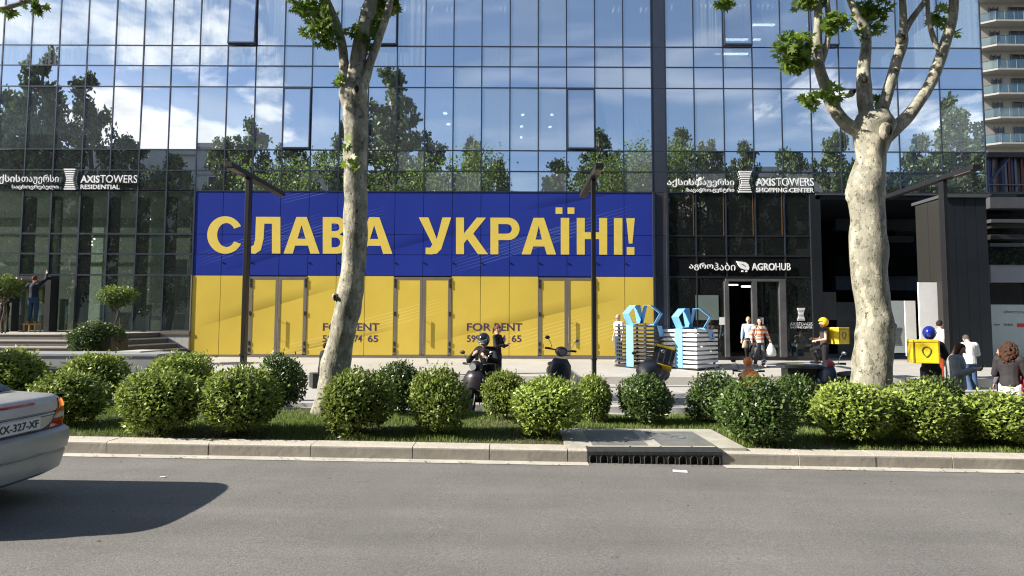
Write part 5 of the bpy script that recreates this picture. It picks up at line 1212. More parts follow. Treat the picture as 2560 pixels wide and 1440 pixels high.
# ================================================================= gift box sculptures
M_rib = pmat('blue_ribbon', (.17, .44, .74), .45, var=.04)
def gift(cx, cy, yaw, s, h, nsl, mat, th, lab, group, ribbons, logo_=False, topcol=None):
    z = gz(cx, cy) - .0; e = empty('gift_box', (cx, cy, z), yaw, lab, 'sculpture', group)
    build('floor_plate', nb(-s - .03, s + .03, -s - .03, s + .03, 0, .03), M_black, e)
    pit = h / nsl
    for k in range(nsl):
        z0 = .04 + k * pit
        for (x0, x1, y0, y1) in ((-s, s, -s, -s + .06), (-s, s, s - .06, s), (-s, -s + .06, -s + .06, s - .06), (s - .06, s, -s + .06, s - .06)): build('slat', nb(x0, x1, y0, y1, z0, z0 + th), mat, e)
    for (x, y) in ((-s + .09, -s + .09), (s - .09, -s + .09), (-s + .09, s - .09), (s - .09, s - .09)): build('corner_post', nb(x - .03, x + .03, y - .03, y + .03, .03, h + .02), M_black if mat is not M_white else M_lines, e)
    zt = .04 + (nsl - 1) * pit + th
    # vertical ribbons on the two near faces, strips over the top
    rw = .14
    for f in ribbons:
        if f == 'L': build('ribbon', nb(-s - .02, -s - .002, -rw, rw, .02, zt + .02), M_rib, e)
        if f == 'F': build('ribbon', nb(-rw, rw, -s - .02, -s - .002, .02, zt + .02), M_rib, e)
        if f == 'T':                                                      # hanging tail on the right face
            bm = bmesh.new(); prism(bm, [(-.02, zt), (.26, zt), (.42, zt - .36), (.14, zt - .36)], 'y', -s - .035, -s - .02); t = build('ribbon_tail', bm, M_rib, e)
            if logo_:
                o = text_in('lettering', '1', .22, .28, zt - .26, zt - .14, -s - .036, pmat('ink_blue', (.02, .06, .2), .5), t, .02, .004); build('lettering_bar', nb(.19, .36, -s - .041, -s - .036, zt - .32, zt - .29), bpy.data.materials['ink_blue'], t)
    build('ribbon', nb(-s, s, -rw, rw, zt + .002, zt + .016), M_rib, e); build('ribbon', nb(-rw, rw, -s, s, zt + .017, zt + .031), M_rib, e)
    # bow: two hollow loops of flat band
    for sg in (-1, 1):
        ring_ = [(.03, .04), (.26 , .03), (.52, .10), (.66, .42), (.36, .60), (.20, .62), (.10, .32)]
        ring_ = [(.02, .05), (.50, .0), (.72, .38), (.38, .66), (.17, .67)]
        P2 = [Vector((sg * p[0], p[1] + zt + .03)) for p in ring_]; C = sum(P2, Vector((0, 0))) / len(P2)
        inn_ = [C + (p - C) * .955 for p in P2]; bm = bmesh.new(); n = len(P2)
        # loops lie in the plane of the picture front: turn back by the box yaw
        def q(p, y): v = Matrix.Rotation(-yaw + R(-34 * sg), 4, 'Z') @ Vector((p.x, y, p.y)); return bm.verts.new(v)
        dw = .15; A = [q(p, -dw) for p in P2]; B = [q(p, dw) for p in P2]; A2 = [q(p, -dw) for p in inn_]; B2 = [q(p, dw) for p in inn_]
        for i in range(n):
            j = (i + 1) % n; bm.faces.new((A[i], A[j], B[j], B[i])); bm.faces.new((A2[i], B2[i], B2[j], A2[j])); bm.faces.new((A[i], A2[i], A2[j], A[j])); bm.faces.new((B[i], B[j], B2[j], B2[i]))
        build('bow_loop', bm, M_rib, e)
    return e
GY = 20.2
c1 = X_(1603, GY); c2 = X_(1727, GY - .3)
gift(c1, GY, R(43), .62, 1.42, 11, pmat('dark_slat', (.022, .02, .018), .5), .05, 'gift box sculpture of dark slats with light blue ribbon beside the yellow wall', 'gift box sculptures', 'LT', False)
gift(c2, GY - .2, R(42), .66, 1.30, 9, M_white, .085, 'gift box sculpture of white slats with light blue bow and hanging tail', 'gift box sculptures', 'LT', True)

# ================================================================= scooters
def scooter(name, x, y, yaw, body, lab, seatc=None, hz=1.02, cover=None, wind=False, tilt=0, front=None, headc=None, scale=.93):
    "local +y is forward; yaw turns it"
    e = empty(name, (x, y, gz(x, y)), yaw, lab, 'scooter'); e.scale = (scale,) * 3; e.rotation_euler = (0, tilt, yaw)
    for wy in (.62, -.62):
        bm = bmesh.new(); torus(bm, (0, wy, .23), .17, .06, (1, 0, 0), 24, 8); w = build('wheel', bm, M_rubber, e, True)
        bm = bmesh.new(); disc(bm, (0, wy, .23), .12, (1, 0, 0), .07, 16); build('rim', bm, M_lines, w)
    bm = bmesh.new()                                                      # front fender
    for i in range(9):
        pass
    pts = [(0, .62 + .27 * math.cos(a), .25 + .27 * math.sin(a)) for a in [R(t) for t in range(-5, 150, 17)]]; tube(bm, pts, [.035, .065, .085, .09, .095, .095, .09, .08, .06, .05][:len(pts)], 10, 2); build('front_fender', bm, body, e, True)
    bm = bmesh.new(); tube(bm, [(-.075, .62, .23), (-.075, .52, .5), (0, .42, .78)], .022, 8, 2); tube(bm, [(.075, .62, .23), (.075, .52, .5), (0, .42, .78)], .022, 8, 2); build('fork', bm, M_chrome, e)
    bm = bmesh.new()                                                      # leg shield, curved
    rows = [(.30, .14, .26), (.42, .24, .45), (.62, .27, .42), (.80, .25, .40), (.94, .16, .36)]
    G = []
    for (z, hw, yy) in rows: G.append([bm.verts.new((hw * t, yy + .02 + (.10 * (1 - t * t)), z)) for t in (-1, -.7, -.35, 0, .35, .7, 1)])
    B = []
    for (z, hw, yy) in rows: B.append([bm.verts.new((hw * t * .95, yy - .03 + (.08 * (1 - t * t)), z)) for t in (-1, -.7, -.35, 0, .35, .7, 1)])
    for G_, fl in ((G, 0), (B, 1)):
        for a, b in zip(G_, G_[1:]):
            for k in range(6): bm.faces.new((a[k], a[k + 1], b[k + 1], b[k]) if not fl else (a[k], b[k], b[k + 1], a[k + 1]))
    for a, b in zip(range(4), range(1, 5)):
        for k in (0, 6): bm.faces.new((G[a][k], G[b][k], B[b][k], B[a][k]))
    for r in (0, 4):
        for k in range(6): bm.faces.new((G[r][k], G[r][k + 1], B[r][k + 1], B[r][k]))
    build('leg_shield', bm, front or body, e, True)
    build('footboard', nb(-.2, .2, -.15, .40, .26, .33, .02), M_dark, e)
    bm = bmesh.new(); tube(bm, [(0, -.05, .40), (0, -.25, .52), (0, -.55, .58), (0, -.85, .62)], [.12, .155, .15, .08], 14, 4); build('rear_body', bm, body, e, True)
    bm = bmesh.new(); tube(bm, [(0, .02, .70), (0, -.2, .73), (0, -.5, .75), (0, -.78, .78)], [.09, .14, .15, .09], 12, 3)
    for v in bm.verts: v.co.z = .74 + (v.co.z - .74) * .45
    build('seat', bm, seatc or M_dark, e, True)
    bm = bmesh.new(); ball(bm, (0, .33, hz - .02), (.15, .13, .12), 14); hc = build('handlebar_cover', bm, headc or body, e, True)
    bm = bmesh.new(); disc(bm, (0, .455, hz - .03), .075, (0, 1, 0), .03, 20); build('headlight', bm, pmat('lens', (.22, .23, .25), .08, var=.1) if 'lens' not in bpy.data.materials else bpy.data.materials['lens'], e)
    bm = bmesh.new(); tube(bm, [(-.36, .22, hz + .02), (-.2, .30, hz + .01), (0, .32, hz), (.2, .30, hz + .01), (.36, .22, hz + .02)], .018, 8, 3); build('handlebar', bm, M_dark, e)
    for s_ in (-1, 1):
        bm = bmesh.new(); tube(bm, [(s_ * .22, .28, hz + .03), (s_ * .27, .3, hz + .16), (s_ * .33, .28, hz + .24)], .007, 6, 2); ball(bm, (s_ * .36, .28, hz + .27), (.065, .02, .045), 10); build('mirror', bm, M_dark if s_ > 0 else M_chrome, e, True)
        bm = bmesh.new(); tube(bm, [(s_ * .37, .215, hz + .02), (s_ * .25, .28, hz + .02)], .026, 8); build('grip', bm, M_rubber, e)
    bm = bmesh.new(); tube(bm, [(.1, -.05, .1), (.12, -.1, .3)], .015, 6); build('stand', bm, M_lines, e)
    return e
M_sc1 = pmat('plum_paint', (.018, .013, .02), .35, coat=.2, var=.08); M_sc2 = pmat('black_scooter', (.009, .011, .014), .42, coat=.1); M_org = pmat('orange_paint', (.75, .20, .04), .3, coat=.4); M_redp = pmat('red_paint', (.35, .02, .03), .25, coat=.4); M_navyp = pmat('navy_paint', (.010, .018, .042), .4, coat=.1)
S1Y = 12.3; s1x = X_(1206, S1Y)
scooter('scooter', s1x, S1Y + .1, R(180 - 24), M_sc1, 'dark plum scooter carrying the rider with the black helmet', hz=1.06)
s2 = scooter('scooter', X_(1383, 14.2), 14.2, R(180 + 6), M_sc2, 'parked black scooter with a round headlight in front of the yellow doors', hz=1.12, tilt=R(-7), headc=M_dark, scale=1.0)
s3 = scooter('scooter', X_(1640, 13.6), 13.6, R(150), M_navyp, 'parked dark scooter with rain cover and delivery box before the gift boxes', hz=.95, tilt=R(5))
s4 = scooter('scooter', X_(1862, 13.0), 12.9, R(180 - 12), M_org, 'small orange and cream scooter with chrome headlight behind the dark shrub', hz=.90, headc=M_org, scale=.86)
s5 = scooter('scooter', X_(2092, 13.4), 13.4, R(118), M_navyp, 'parked navy scooter with red handlebar cover left of the right plane tree', hz=1.0, headc=M_redp)
M_cov = pmat('black_cover', (.012, .016, .024), .55, var=.1, bump=.8, bs=7)
bm = bmesh.new(); tube(bm, [(0, .60, .50), (0, .35, .74), (0, 0, .66), (0, -.4, .66), (0, -.8, .5)], [.12, .25, .22, .24, .12], 24, 7, wob=.16, seed=2); tag(build('rain_cover', bm, M_cov, None, True), 'crumpled black rain cover over the parked delivery scooter', 'cover'); o = bpy.data.objects['rain_cover']; o.location = s3.location; o.rotation_euler = s3.rotation_euler
def dbox(name, p, rot, w, d, h, mat, lab, logo_=True, lidm=None):
    e = empty(name, p, 0, lab, 'delivery bag'); e.rotation_euler = rot
    build('box', nb(-w / 2, w / 2, -d / 2, d / 2, 0, h - .05, .02), mat, e); build('lid', nb(-w / 2 - .01, w / 2 + .01, -d / 2 - .01, d / 2 + .01, h - .05, h + .01, .02), lidm or mat, e)
    bm = bmesh.new()
    for x in (-w / 2 + .01, w / 2 - .01): box(bm, x - .012, x + .012, -d / 2 - .012, -d / 2 - .0, .0, h); box(bm, x - .012, x + .012, d / 2, d / 2 + .012, 0, h)
    build('piping', bm, M_dark if not logo_ else pmat('bag_seam', (.25, .17, .01), .6), e)
    if logo_:
        bm = bmesh.new(); torus(bm, (0, -d / 2 - .006, h * .56), .075, .012, (0, 1, 0), 20, 5); 
        for v in bm.verts: 
            if v.co.z < h * .56: q_ = (h * .56 - v.co.z) / .075; v.co.z = h * .56 - q_ * .075 * 1.7; v.co.x *= max(.25, 1 - .55 * q_ * q_)
        build('emblem', bm, pmat('emblem_green', (.16, .2, .05), .5), e)
    return e
M_bag = pmat('yellow_bag', (.80, .56, .02), .5, var=.06, bump=.3, bs=8)
b3 = dbox('delivery_box', s3.location + Vector((.06, -.22, .80)), (R(-18), R(14), R(-16)), .46, .42, .44, M_bag, 'tilted black and yellow delivery box on the covered scooter', False, M_bag)
for k in range(6): build('side_slot', nb(-.19 + k * .065, -.165 + k * .065, -.222, -.205, .05, .38), M_dark if k % 2 == 0 else M_lines, b3)
build('front_panel', nb(-.21, .21, -.216, -.209, .02, .39), M_cov, b3)
bm = bmesh.new(); p = s4.location; ball(bm, (0, 0, 0), (.10, .10, .105), 14); e = tag(build('orange_ball', bm, M_org, None, True, loc=(p.x - .02, p.y - .12, p.z + .98)), 'orange helmet sitting on the small orange scooter', 'helmet')
# ================================================================= people
def cap(bm, a, b, ra, rb, seg=12, fl=1.0, ref=None):
    "closed tapered limb; fl flattens it across the reference axis"
    a, b = Vector(a), Vector(b); d = b - a; L = max(d.length, 1e-4); d.normalize()
    if ref is not None: v = Vector(ref); v = (v - d * v.dot(d)).normalized(); u = d.cross(v).normalized()
    else: u, v = frame_of(d)
    rings = []; sec = []
    for k in range(4): t = math.pi / 2 * (k + .35) / 4; sec.append((a - d * ra * math.cos(t), ra * math.sin(t)))
    for k in range(5): t = k / 4; sec.append((a + d * L * t, ra + (rb - ra) * t))
    for k in range(3, -1, -1): t = math.pi / 2 * (k + .35) / 4; sec.append((b + d * rb * math.cos(t), rb * math.sin(t)))
    for c, r in sec: rings.append([bm.verts.new(c + u * math.cos(2 * math.pi * i / seg) * r + v * math.sin(2 * math.pi * i / seg) * r * fl) for i in range(seg)])
    for p, q in zip(rings, rings[1:]):
        for i in range(seg): bm.faces.new((p[i], p[(i + 1) % seg], q[(i + 1) % seg], q[i]))
    bm.faces.new(rings[0][::-1]); bm.faces.new(rings[-1])
def fuse(name, bm, mat, parent, vox=.012, sm=6, clip=None):
    bmesh.ops.recalc_face_normals(bm, faces=bm.faces); me = bpy.data.meshes.new('t'); bm.to_mesh(me); bm.free(); o = bpy.data.objects.new('t', me); COL.objects.link(o)
    m = o.modifiers.new('r', 'REMESH'); m.mode = 'VOXEL'; m.voxel_size = vox
    s = o.modifiers.new('s', 'SMOOTH'); s.factor = .5; s.iterations = sm
    dg = bpy.context.evaluated_depsgraph_get(); me2 = bpy.data.meshes.new_from_object(o.evaluated_get(dg)); bpy.data.objects.remove(o); bpy.data.meshes.remove(me)
    if clip:
        for v in me2.vertices:
            if v.co.z < clip[0] and abs(v.co.x) < clip[1] and abs(v.co.y) < .25: v.co.z = clip[0]
    me2.name = name; me2.materials.clear(); me2.materials.append(mat); me2.polygons.foreach_set('use_smooth', [True] * len(me2.polygons)); return link(name, me2, parent)
_mc = {}
def cm(name, col, rough=.75, **k):
    if name not in _mc: _mc[name] = pmat(name, col, rough, var=.10, vs=6, bump=.7, bs=8, spec=.2, **k)
    return _mc[name]
SKIN = pmat('skin', (.58, .34, .25), .55, var=.05); EYE = pmat('eye_dark', (.02, .015, .012), .3); LIP = pmat('lip', (.40, .13, .11), .5)
def stripes(name, c1, c2, per, ph, duty=.5):
    m, t, o = newmat(name); b = N(t, 'ShaderNodeBsdfPrincipled'); b.inputs['Roughness'].default_value = .8; t.links.new(b.outputs[0], o.inputs[0]); tcn = N(t, 'ShaderNodeTexCoord'); sp = N(t, 'ShaderNodeSeparateXYZ'); t.links.new(tcn.outputs['Object'], sp.inputs[0])
    a = N(t, 'ShaderNodeMath', operation='MULTIPLY_ADD'); a.inputs[1].default_value = 1 / per; a.inputs[2].default_value = ph; t.links.new(sp.outputs[2], a.inputs[0]); f = N(t, 'ShaderNodeMath', operation='FRACT'); t.links.new(a.outputs[0], f.inputs[0]); g = N(t, 'ShaderNodeMath', operation='GREATER_THAN'); g.inputs[1].default_value = duty; t.links.new(f.outputs[0], g.inputs[0])
    mxn = N(t, 'ShaderNodeMix', data_type='RGBA'); t.links.new(g.outputs[0], mxn.inputs[0]); mxn.inputs[6].default_value = (*c1, 1); mxn.inputs[7].default_value = (*c2, 1); t.links.new(mxn.outputs[2], b.inputs['Base Color']); return m
def person(lab, x, y, yaw, h, top, bot, hairm, hair='short', sleeve='long', pose=None, slim=1.0, shoes=None, z=None, vox=.012, skirt=0, loose=1.0, name='person', hat=False):
    k = h / 1.75; zz = gz(x, y) if z is None else z
    e = empty(name, (x, y, zz), yaw, lab, 'person')
    J = dict(pel=(0, 0, .95), wai=(0, .0, 1.10), che=(0, 0, 1.32), nec=(0, .0, 1.50), hed=(0, .02, 1.635), shL=(-.175, 0, 1.43), shR=(.175, 0, 1.43), elL=(-.23, -.02, 1.15), elR=(.23, -.02, 1.15),
             wrL=(-.24, .06, .91), wrR=(.24, .06, .91), hiL=(-.09, 0, .92), hiR=(.09, 0, .92), knL=(-.10, .02, .50), knR=(.10, .02, .50), anL=(-.11, -.02, .09), anR=(.11, -.02, .09))
    if pose: J.update(pose)
    J = {a: Vector(b) * k for a, b in J.items()}
    hd = J['hed']; face = (pose or {}).get('face', (0, 1, 0)); fv = Vector(face).normalized(); up = (Vector((0, 0, 1)) - fv * fv.z).normalized(); rt = fv.cross(up).normalized()
    RM = Matrix((rt, fv, up)).transposed()
    def hp(a, b, c): return hd + (rt * a + fv * b + up * c) * k
    rs = slim * k
    bm = bmesh.new()
    q = bmesh.ops.create_uvsphere(bm, u_segments=18, v_segments=14, radius=1, matrix=Matrix.Translation(hp(0, 0, .015)) @ RM.to_4x4() @ Matrix.Diagonal((.077 * k, .096 * k, .112 * k, 1)))
    cap(bm, hp(0, .022, -.05), hp(0, .04, -.085), .058 * k, .042 * k)                # jaw
    cap(bm, hp(0, .092, .02), hp(0, .112, -.018), .010 * k, .016 * k)              # nose
    for s_ in (-1, 1): cap(bm, hp(s_ * .078, -.005, .02), hp(s_ * .078, .0, -.02), .014 * k, .010 * k)
    cap(bm, J['nec'] - Vector((0, 0, .04 * k)), hp(0, -.012, -.06), .052 * rs, .05 * rs)
    cap(bm, J['che'], J['wai'], .13 * rs, .11 * rs, fl=.8, ref=(0, 1, 0)); cap(bm, J['wai'], J['pel'], .11 * rs, .135 * rs, fl=.85, ref=(0, 1, 0)); cap(bm, J['shL'] * .8 + J['shR'] * .2, J['shR'] * .8 + J['shL'] * .2, .065 * rs, .065 * rs)
    for s_ in 'LR':
        cap(bm, J['sh' + s_], J['el' + s_], .048 * rs, .040 * rs); cap(bm, J['el' + s_], J['wr' + s_], .038 * rs, .026 * rs)
        cap(bm, J['hi' + s_], J['kn' + s_], .082 * rs, .055 * rs); cap(bm, J['kn' + s_], J['an' + s_], .052 * rs, .035 * rs)
        # hand: palm, four fingers of unequal length, thumb from the side of the palm
        d = (J['wr' + s_] - J['el' + s_]).normalized(); hv = (pose or {}).get('hand' + s_); d = Vector(hv).normalized() if hv else d
        side = d.cross(Vector((0, 1, 0))); side = (side if side.length > .2 else d.cross(Vector((1, 0, 0)))).normalized(); nrm_ = side.cross(d)
        w0 = J['wr' + s_]; pm = w0 + d * .085 * k; cap(bm, w0, pm, .024 * k, .030 * k, fl=.55, ref=nrm_)
        inw = Vector((0, 0, 0)) - Vector((w0.x, w0.y, 0)); cv = nrm_ if nrm_.dot(inw + Vector((0, .001, 0))) > 0 else -nrm_
        for i, ln in enumerate((.068, .078, .073, .056)):
            r0 = pm + side * (i - 1.5) * .019 * k; m1 = r0 + (d * .55 + cv * .12).normalized() * ln * .5 * k; m2 = m1 + (d * .6 + cv * .6).normalized() * ln * .5 * k
            cap(bm, r0, m1, .0095 * k, .0088 * k, 8); cap(bm, m1, m2, .0085 * k, .007 * k, 8)
        th0 = w0 + d * .03 * k - side * .022 * k; th1 = th0 + (d * .6 - side * .7 + cv * .4).normalized() * .038 * k; cap(bm, th0, th1, .012 * k, .010 * k, 8); cap(bm, th1, th1 + (d * .8 + cv * .5).normalized() * .03 * k, .010 * k, .008 * k, 8)
    fuse('body', bm, SKIN, e, vox, 3)
    for s_ in (-1, 1):
        bm = bmesh.new(); ball(bm, hp(s_ * .031, .086, .022), .011 * k, 8); build('eye', bm, EYE, e)
    bm = bmesh.new(); cap(bm, hp(-.02, .094, -.045), hp(.02, .094, -.045), .006 * k, .006 * k, 6); build('mouth', bm, LIP, e)
    # garments
    lo = loose * rs; bm = bmesh.new()
    cap(bm, J['che'] + Vector((0, 0, .02 * k)), J['wai'], .155 * lo, .135 * lo, fl=.78, ref=(0, 1, 0)); hem = J['pel'] + Vector((0, 0, -.03 - skirt)) * k; cap(bm, J['wai'], hem, .135 * lo, .150 * lo, fl=.82, ref=(0, 1, 0))
    cap(bm, J['shL'] * .95 + J['shR'] * .05, J['shR'] * .95 + J['shL'] * .05, .075 * lo, .075 * lo); cap(bm, J['nec'] - Vector((0, 0, .07 * k)), J['nec'] - Vector((0, 0, .02 * k)), .09 * rs, .062 * rs)
    for s_ in 'LR':
        if sleeve == 'none': continue
        el = J['el' + s_]; sh_ = J['sh' + s_]
        if sleeve == 'short': cap(bm, sh_, sh_ + (el - sh_) * .62, .068 * lo, .058 * lo)
        else: cap(bm, sh_, el, .066 * lo, .055 * lo); cap(bm, el, el + (J['wr' + s_] - el) * .9, .053 * lo, .040 * lo)
    fuse('top', bm, top, e, vox * 1.1, 5, (hem.z - .045 * k, .205 * lo) if not pose or 'che' not in pose else None)
    bm = bmesh.new(); cap(bm, J['pel'] + Vector((0, 0, .06 * k)), J['pel'] - Vector((0, 0, .02 * k)), .135 * rs, .148 * rs, fl=.85, ref=(0, 1, 0))
    for s_ in 'LR': cap(bm, J['hi' + s_], J['kn' + s_], .097 * rs, .072 * rs * max(1, loose)); cap(bm, J['kn' + s_], J['an' + s_] + Vector((0, 0, .02 * k)), .070 * rs * max(1, loose), .056 * rs * max(1, loose))
    fuse('trousers', bm, bot, e, vox * 1.1, 5)
    for s_ in 'LR':
        fd = (pose or {}).get('foot' + s_, (0, 1, 0)); fd = Vector(fd).normalized(); a = J['an' + s_] - Vector((0, 0, .035 * k)); bm = bmesh.new(); cap(bm, a - fd * .05 * k, a + fd * .15 * k, .046 * k, .040 * k); 
        for v in bm.verts: v.co.z = max(v.co.z, a.z - .045 * k)
        fuse('shoe', bm, shoes or cm('white_shoe', (.7, .7, .68)), e, .012, 2)
    # hair
    if hair:
        bm = bmesh.new(); q = bmesh.ops.create_uvsphere(bm, u_segments=18, v_segments=14, radius=1, matrix=Matrix.Translation(hp(0, -.012, .03)) @ RM.to_4x4() @ Matrix.Diagonal((.087 * k, .103 * k, .112 * k, 1)))
        dl = [v for v in bm.verts if (lambda r: (r.dot(fv) > .035 * k and r.dot(up) < .055 * k) or r.dot(up) < -.055 * k)(v.co - hd)]
        bmesh.ops.delete(bm, geom=dl, context='VERTS'); bmesh.ops.holes_fill(bm, edges=bm.edges)
        if hair == 'long':
            for s_ in (-1, -.5, 0, .5, 1): cap(bm, hp(s_ * .07, -.06 + .045 * abs(s_), .03), hp(s_ * .095, -.07 + .07 * abs(s_), -.27), .042 * k, .030 * k)
        if hair == 'mid':
            for s_ in (-1, -.5, 0, .5, 1): cap(bm, hp(s_ * .07, -.06 + .04 * abs(s_), .03), hp(s_ * .085, -.07 + .05 * abs(s_), -.13), .042 * k, .035 * k)
        if hair == 'pony': cap(bm, hp(0, -.10, .04), hp(0, -.15, .0), .035 * k, .035 * k); cap(bm, hp(0, -.15, .0), hp(0, -.13, -.14), .035 * k, .018 * k)
        if hair == 'bun': ball(bm, hp(0, -.12, .03), .04 * k, 10)
        if hair == 'curly':
            rg = random.Random(4); cap(bm, hp(0, -.07, .02), hp(0, -.09, -.22), .075 * k, .06 * k)
            for i in range(620):
                dv = Vector((rg.gauss(0, 1), rg.gauss(0, 1), rg.gauss(0, 1))).normalized(); q_ = rg.uniform(.75, 1.08)
                if dv.y > .45 and dv.z > -.6: continue
                ball(bm, hp(.135 * q_ * dv.x, -.055 + .105 * q_ * dv.y, -.085 + .215 * q_ * dv.z), rg.uniform(.012, .024) * k, 6)
        fuse('hair', bm, hairm, e, .011 if hair != 'curly' else .007, 1 if hair == 'curly' else 3)
    e['_k'] = k
    return e, hp, J, RM
def held(o, e): return o
hB = cm('hair_brown', (.06, .03, .02)); hD = cm('hair_dark', (.02, .015, .013)); hA = cm('hair_auburn', (.10, .042, .024)); hBl = cm('hair_blond', (.42, .27, .12))
def helmet(hp, e, k, RM, mat, lab, visor=True, open_=True):
    c = e.matrix_basis
    bm = bmesh.new(); w = Matrix.Translation(e.location) @ Matrix.Rotation(e.rotation_euler.z, 4, 'Z')
    bmesh.ops.create_uvsphere(bm, u_segments=20, v_segments=16, radius=1, matrix=Matrix.Translation(hp(0, -.012, .035)) @ RM.to_4x4() @ Matrix.Diagonal((.122 * k, .145 * k, .145 * k, 1)))
    hd = hp(0, 0, 0); fv = (hp(0, 1, 0) - hd).normalized(); up = (hp(0, 0, 1) - hd).normalized()
    bmesh.ops.delete(bm, geom=[v for v in bm.verts if ((v.co - hd).dot(fv) > .04 * k and (v.co - hd).dot(up) < .05 * k) or (v.co - hd).dot(up) < -.105 * k], context='VERTS')
    r = bmesh.ops.solidify(bm, geom=bm.faces[:], thickness=.012)
    for v in bm.verts: v.co = w @ v.co
    o = tag(build('helmet', bm, mat, None, True), lab, 'helmet')
    if visor:
        bm = bmesh.new(); R0 = .142 * k; G = []
        for j, (el, rr) in enumerate(((.02, .158), (.055, .156), (.09, .142))):
            G.append([bm.verts.new(w @ hp(math.sin(a) * (rr - .02), math.cos(a) * rr - .01, el)) for a in [R(t) for t in range(-65, 66, 13)]])
        for a, b in zip(G, G[1:]):
            for i in range(len(a) - 1): bm.faces.new((a[i], a[i + 1], b[i + 1], b[i]))
        bmesh.ops.solidify(bm, geom=bm.faces[:], thickness=.004); build('visor', bm, pmat('visor', (.25, .28, .3), .08, var=.05) if 'visor' not in bpy.data.materials else bpy.data.materials['visor'], o, True)
    return o
def toworld(e, v): return e.location + Matrix.Rotation(e.rotation_euler.z, 3, 'Z') @ Vector(v)
# window cleaner on a stool
Y = 21.5; x = X_(76, Y); zt = at(1280, 812, Y).z
zst = TZ + .32
person('man in navy top and jeans reaching up to wipe the lobby glass', x, Y, R(8), 1.72, cm('navy_top', (.012, .016, .035)), cm('dark_denim', (.02, .045, .09)), hA, 'short', pose=dict(elR=(.30, .16, 1.66), wrR=(.20, .32, 1.86), elL=(-.36, .12, 1.30), wrL=(-.50, .3, 1.25), handR=(0, .3, 1), handL=(-.6, .6, .1)), z=zst, shoes=cm('tan_shoe', (.3, .18, .08)))
st = empty('wooden_stool', (x, Y, TZ), 0, 'small wooden stool under the man wiping the glass', 'stool'); M_wood = pmat('stool_wood', (.35, .2, .08), .6)
build('seat', nb(-.24, .24, -.16, .16, .28, .32, .01), M_wood, st)
for a in (-.2, .2):
    for b in (-.12, .12): build('leg', nb(a - .02, a + .02, b - .02, b + .02, 0, .28), M_wood, st)
person('person in black standing at the left edge before the lobby glass', X_(5, 21.2), 21.2, R(170), 1.70, cm('black_cloth', (.012, .012, .014)), cm('black_cloth2', (.014, .014, .016)), hD, 'short', z=TZ, shoes=cm('black_shoe', (.02, .02, .02)), pose=dict(elL=(-.25, .02, 1.14), wrL=(-.08, .2, 1.05), wrR=(.08, .2, 1.02)))
# seated figure behind the left trunk
SIT = dict(pel=(0, 0, .60), wai=(0, .02, .78), che=(0, .04, 1.0), nec=(0, .07, 1.17), hed=(0, .11, 1.30), shL=(-.175, .04, 1.10), shR=(.175, .04, 1.10), hiL=(-.09, 0, .58), hiR=(.09, 0, .58), knL=(-.16, .42, .55), knR=(.16, .42, .55), anL=(-.17, .40, .09), anR=(.17, .40, .09), elL=(-.24, .12, .86), elR=(.24, .12, .86), wrL=(-.12, .34, .84), wrR=(.12, .34, .84))
Y = 15.6
e_, hp_, J_, RM_ = person('person in a long black coat seated behind the left plane tree', X_(806, Y), Y, R(-60), 1.42, cm('black_cloth', (.012, .012, .014)), cm('black_cloth2', (.014, .014, .016)), hD, 'short', pose=SIT, loose=1.15, shoes=cm('black_shoe', (.02, .02, .02)))
build_ = empty('stone_seat', (e_.location.x, e_.location.y, gz(e_.location.x, Y)), R(-60), 'low dark stone block hidden behind the left trunk, used as a seat', 'seat'); build('block', nb(-.22, .22, -.28, .12, 0, .38, .01), M_black, build_)
# rider on the plum scooter
RID = dict(pel=(0, 0, .90), wai=(0, .05, 1.06), che=(0, .12, 1.26), nec=(0, .18, 1.42), hed=(0, .24, 1.55), shL=(-.19, .15, 1.36), shR=(.19, .15, 1.36), hiL=(-.09, .02, .87), hiR=(.09, .02, .87), knL=(-.22, .42, .80), knR=(.22, .42, .80), anL=(-.2, .38, .40), anR=(.2, .38, .40), elL=(-.33, .28, 1.14), elR=(.33, .28, 1.14), wrL=(-.18, .48, 1.22), wrR=(.14, .46, 1.26), face=(.1, 1, -.55), handR=(-.6, .2, .5), handL=(.6, .2, .5))
yw = R(180 - 24)
off = Matrix.Rotation(yw, 3, 'Z') @ Vector((.0, -.30, 0))
e_, hp_, J_, RM_ = person('scooter rider in black jacket and black helmet looking at a phone', s1x + off.x, S1Y + .1 + off.y, yw, 1.75, cm('black_jacket', (.016, .014, .018)), cm('black_cloth2', (.014, .014, .016)), hD, 'short', pose=RID, loose=1.12, z=gz(s1x, S1Y) - .09, shoes=cm('black_shoe', (.02, .02, .02)), vox=.010)
helmet(hp_, e_, 1.0, RM_, pmat('black_helmet', (.02, .024, .03), .18, coat=.6), 'glossy black helmet worn by the scooter rider', True)
tag(build('phone', nb(-.035, .035, -.005, .005, -.07, .07, .003), M_black, None, loc=toworld(e_, (.0, .56, 1.24))), 'dark phone in the hands of the scooter rider', 'phone')
# woman with ponytail behind him
Y = 16.4
person('woman with auburn ponytail and black jacket standing behind the scooter rider', X_(1243, Y), Y, R(-115), 1.66, cm('black_jacket', (.016, .014, .018)), cm('black_cloth2', (.014, .014, .016)), hA, 'pony', shoes=cm('black_shoe', (.02, .02, .02)), pose=dict(elR=(.24, .1, 1.15), wrR=(.12, .32, 1.22), elL=(-.24, .1, 1.15), wrL=(-.1, .32, 1.22), face=(0, 1, -.3)))
# person behind the dark gift box
Y = 21.4
person('bald person in white shirt and jeans behind the left edge of the dark gift box', X_(1547, Y), Y, R(120), 1.72, cm('white_shirt', (.75, .74, .73)), cm('denim', (.05, .09, .17)), hB, None, 'short')
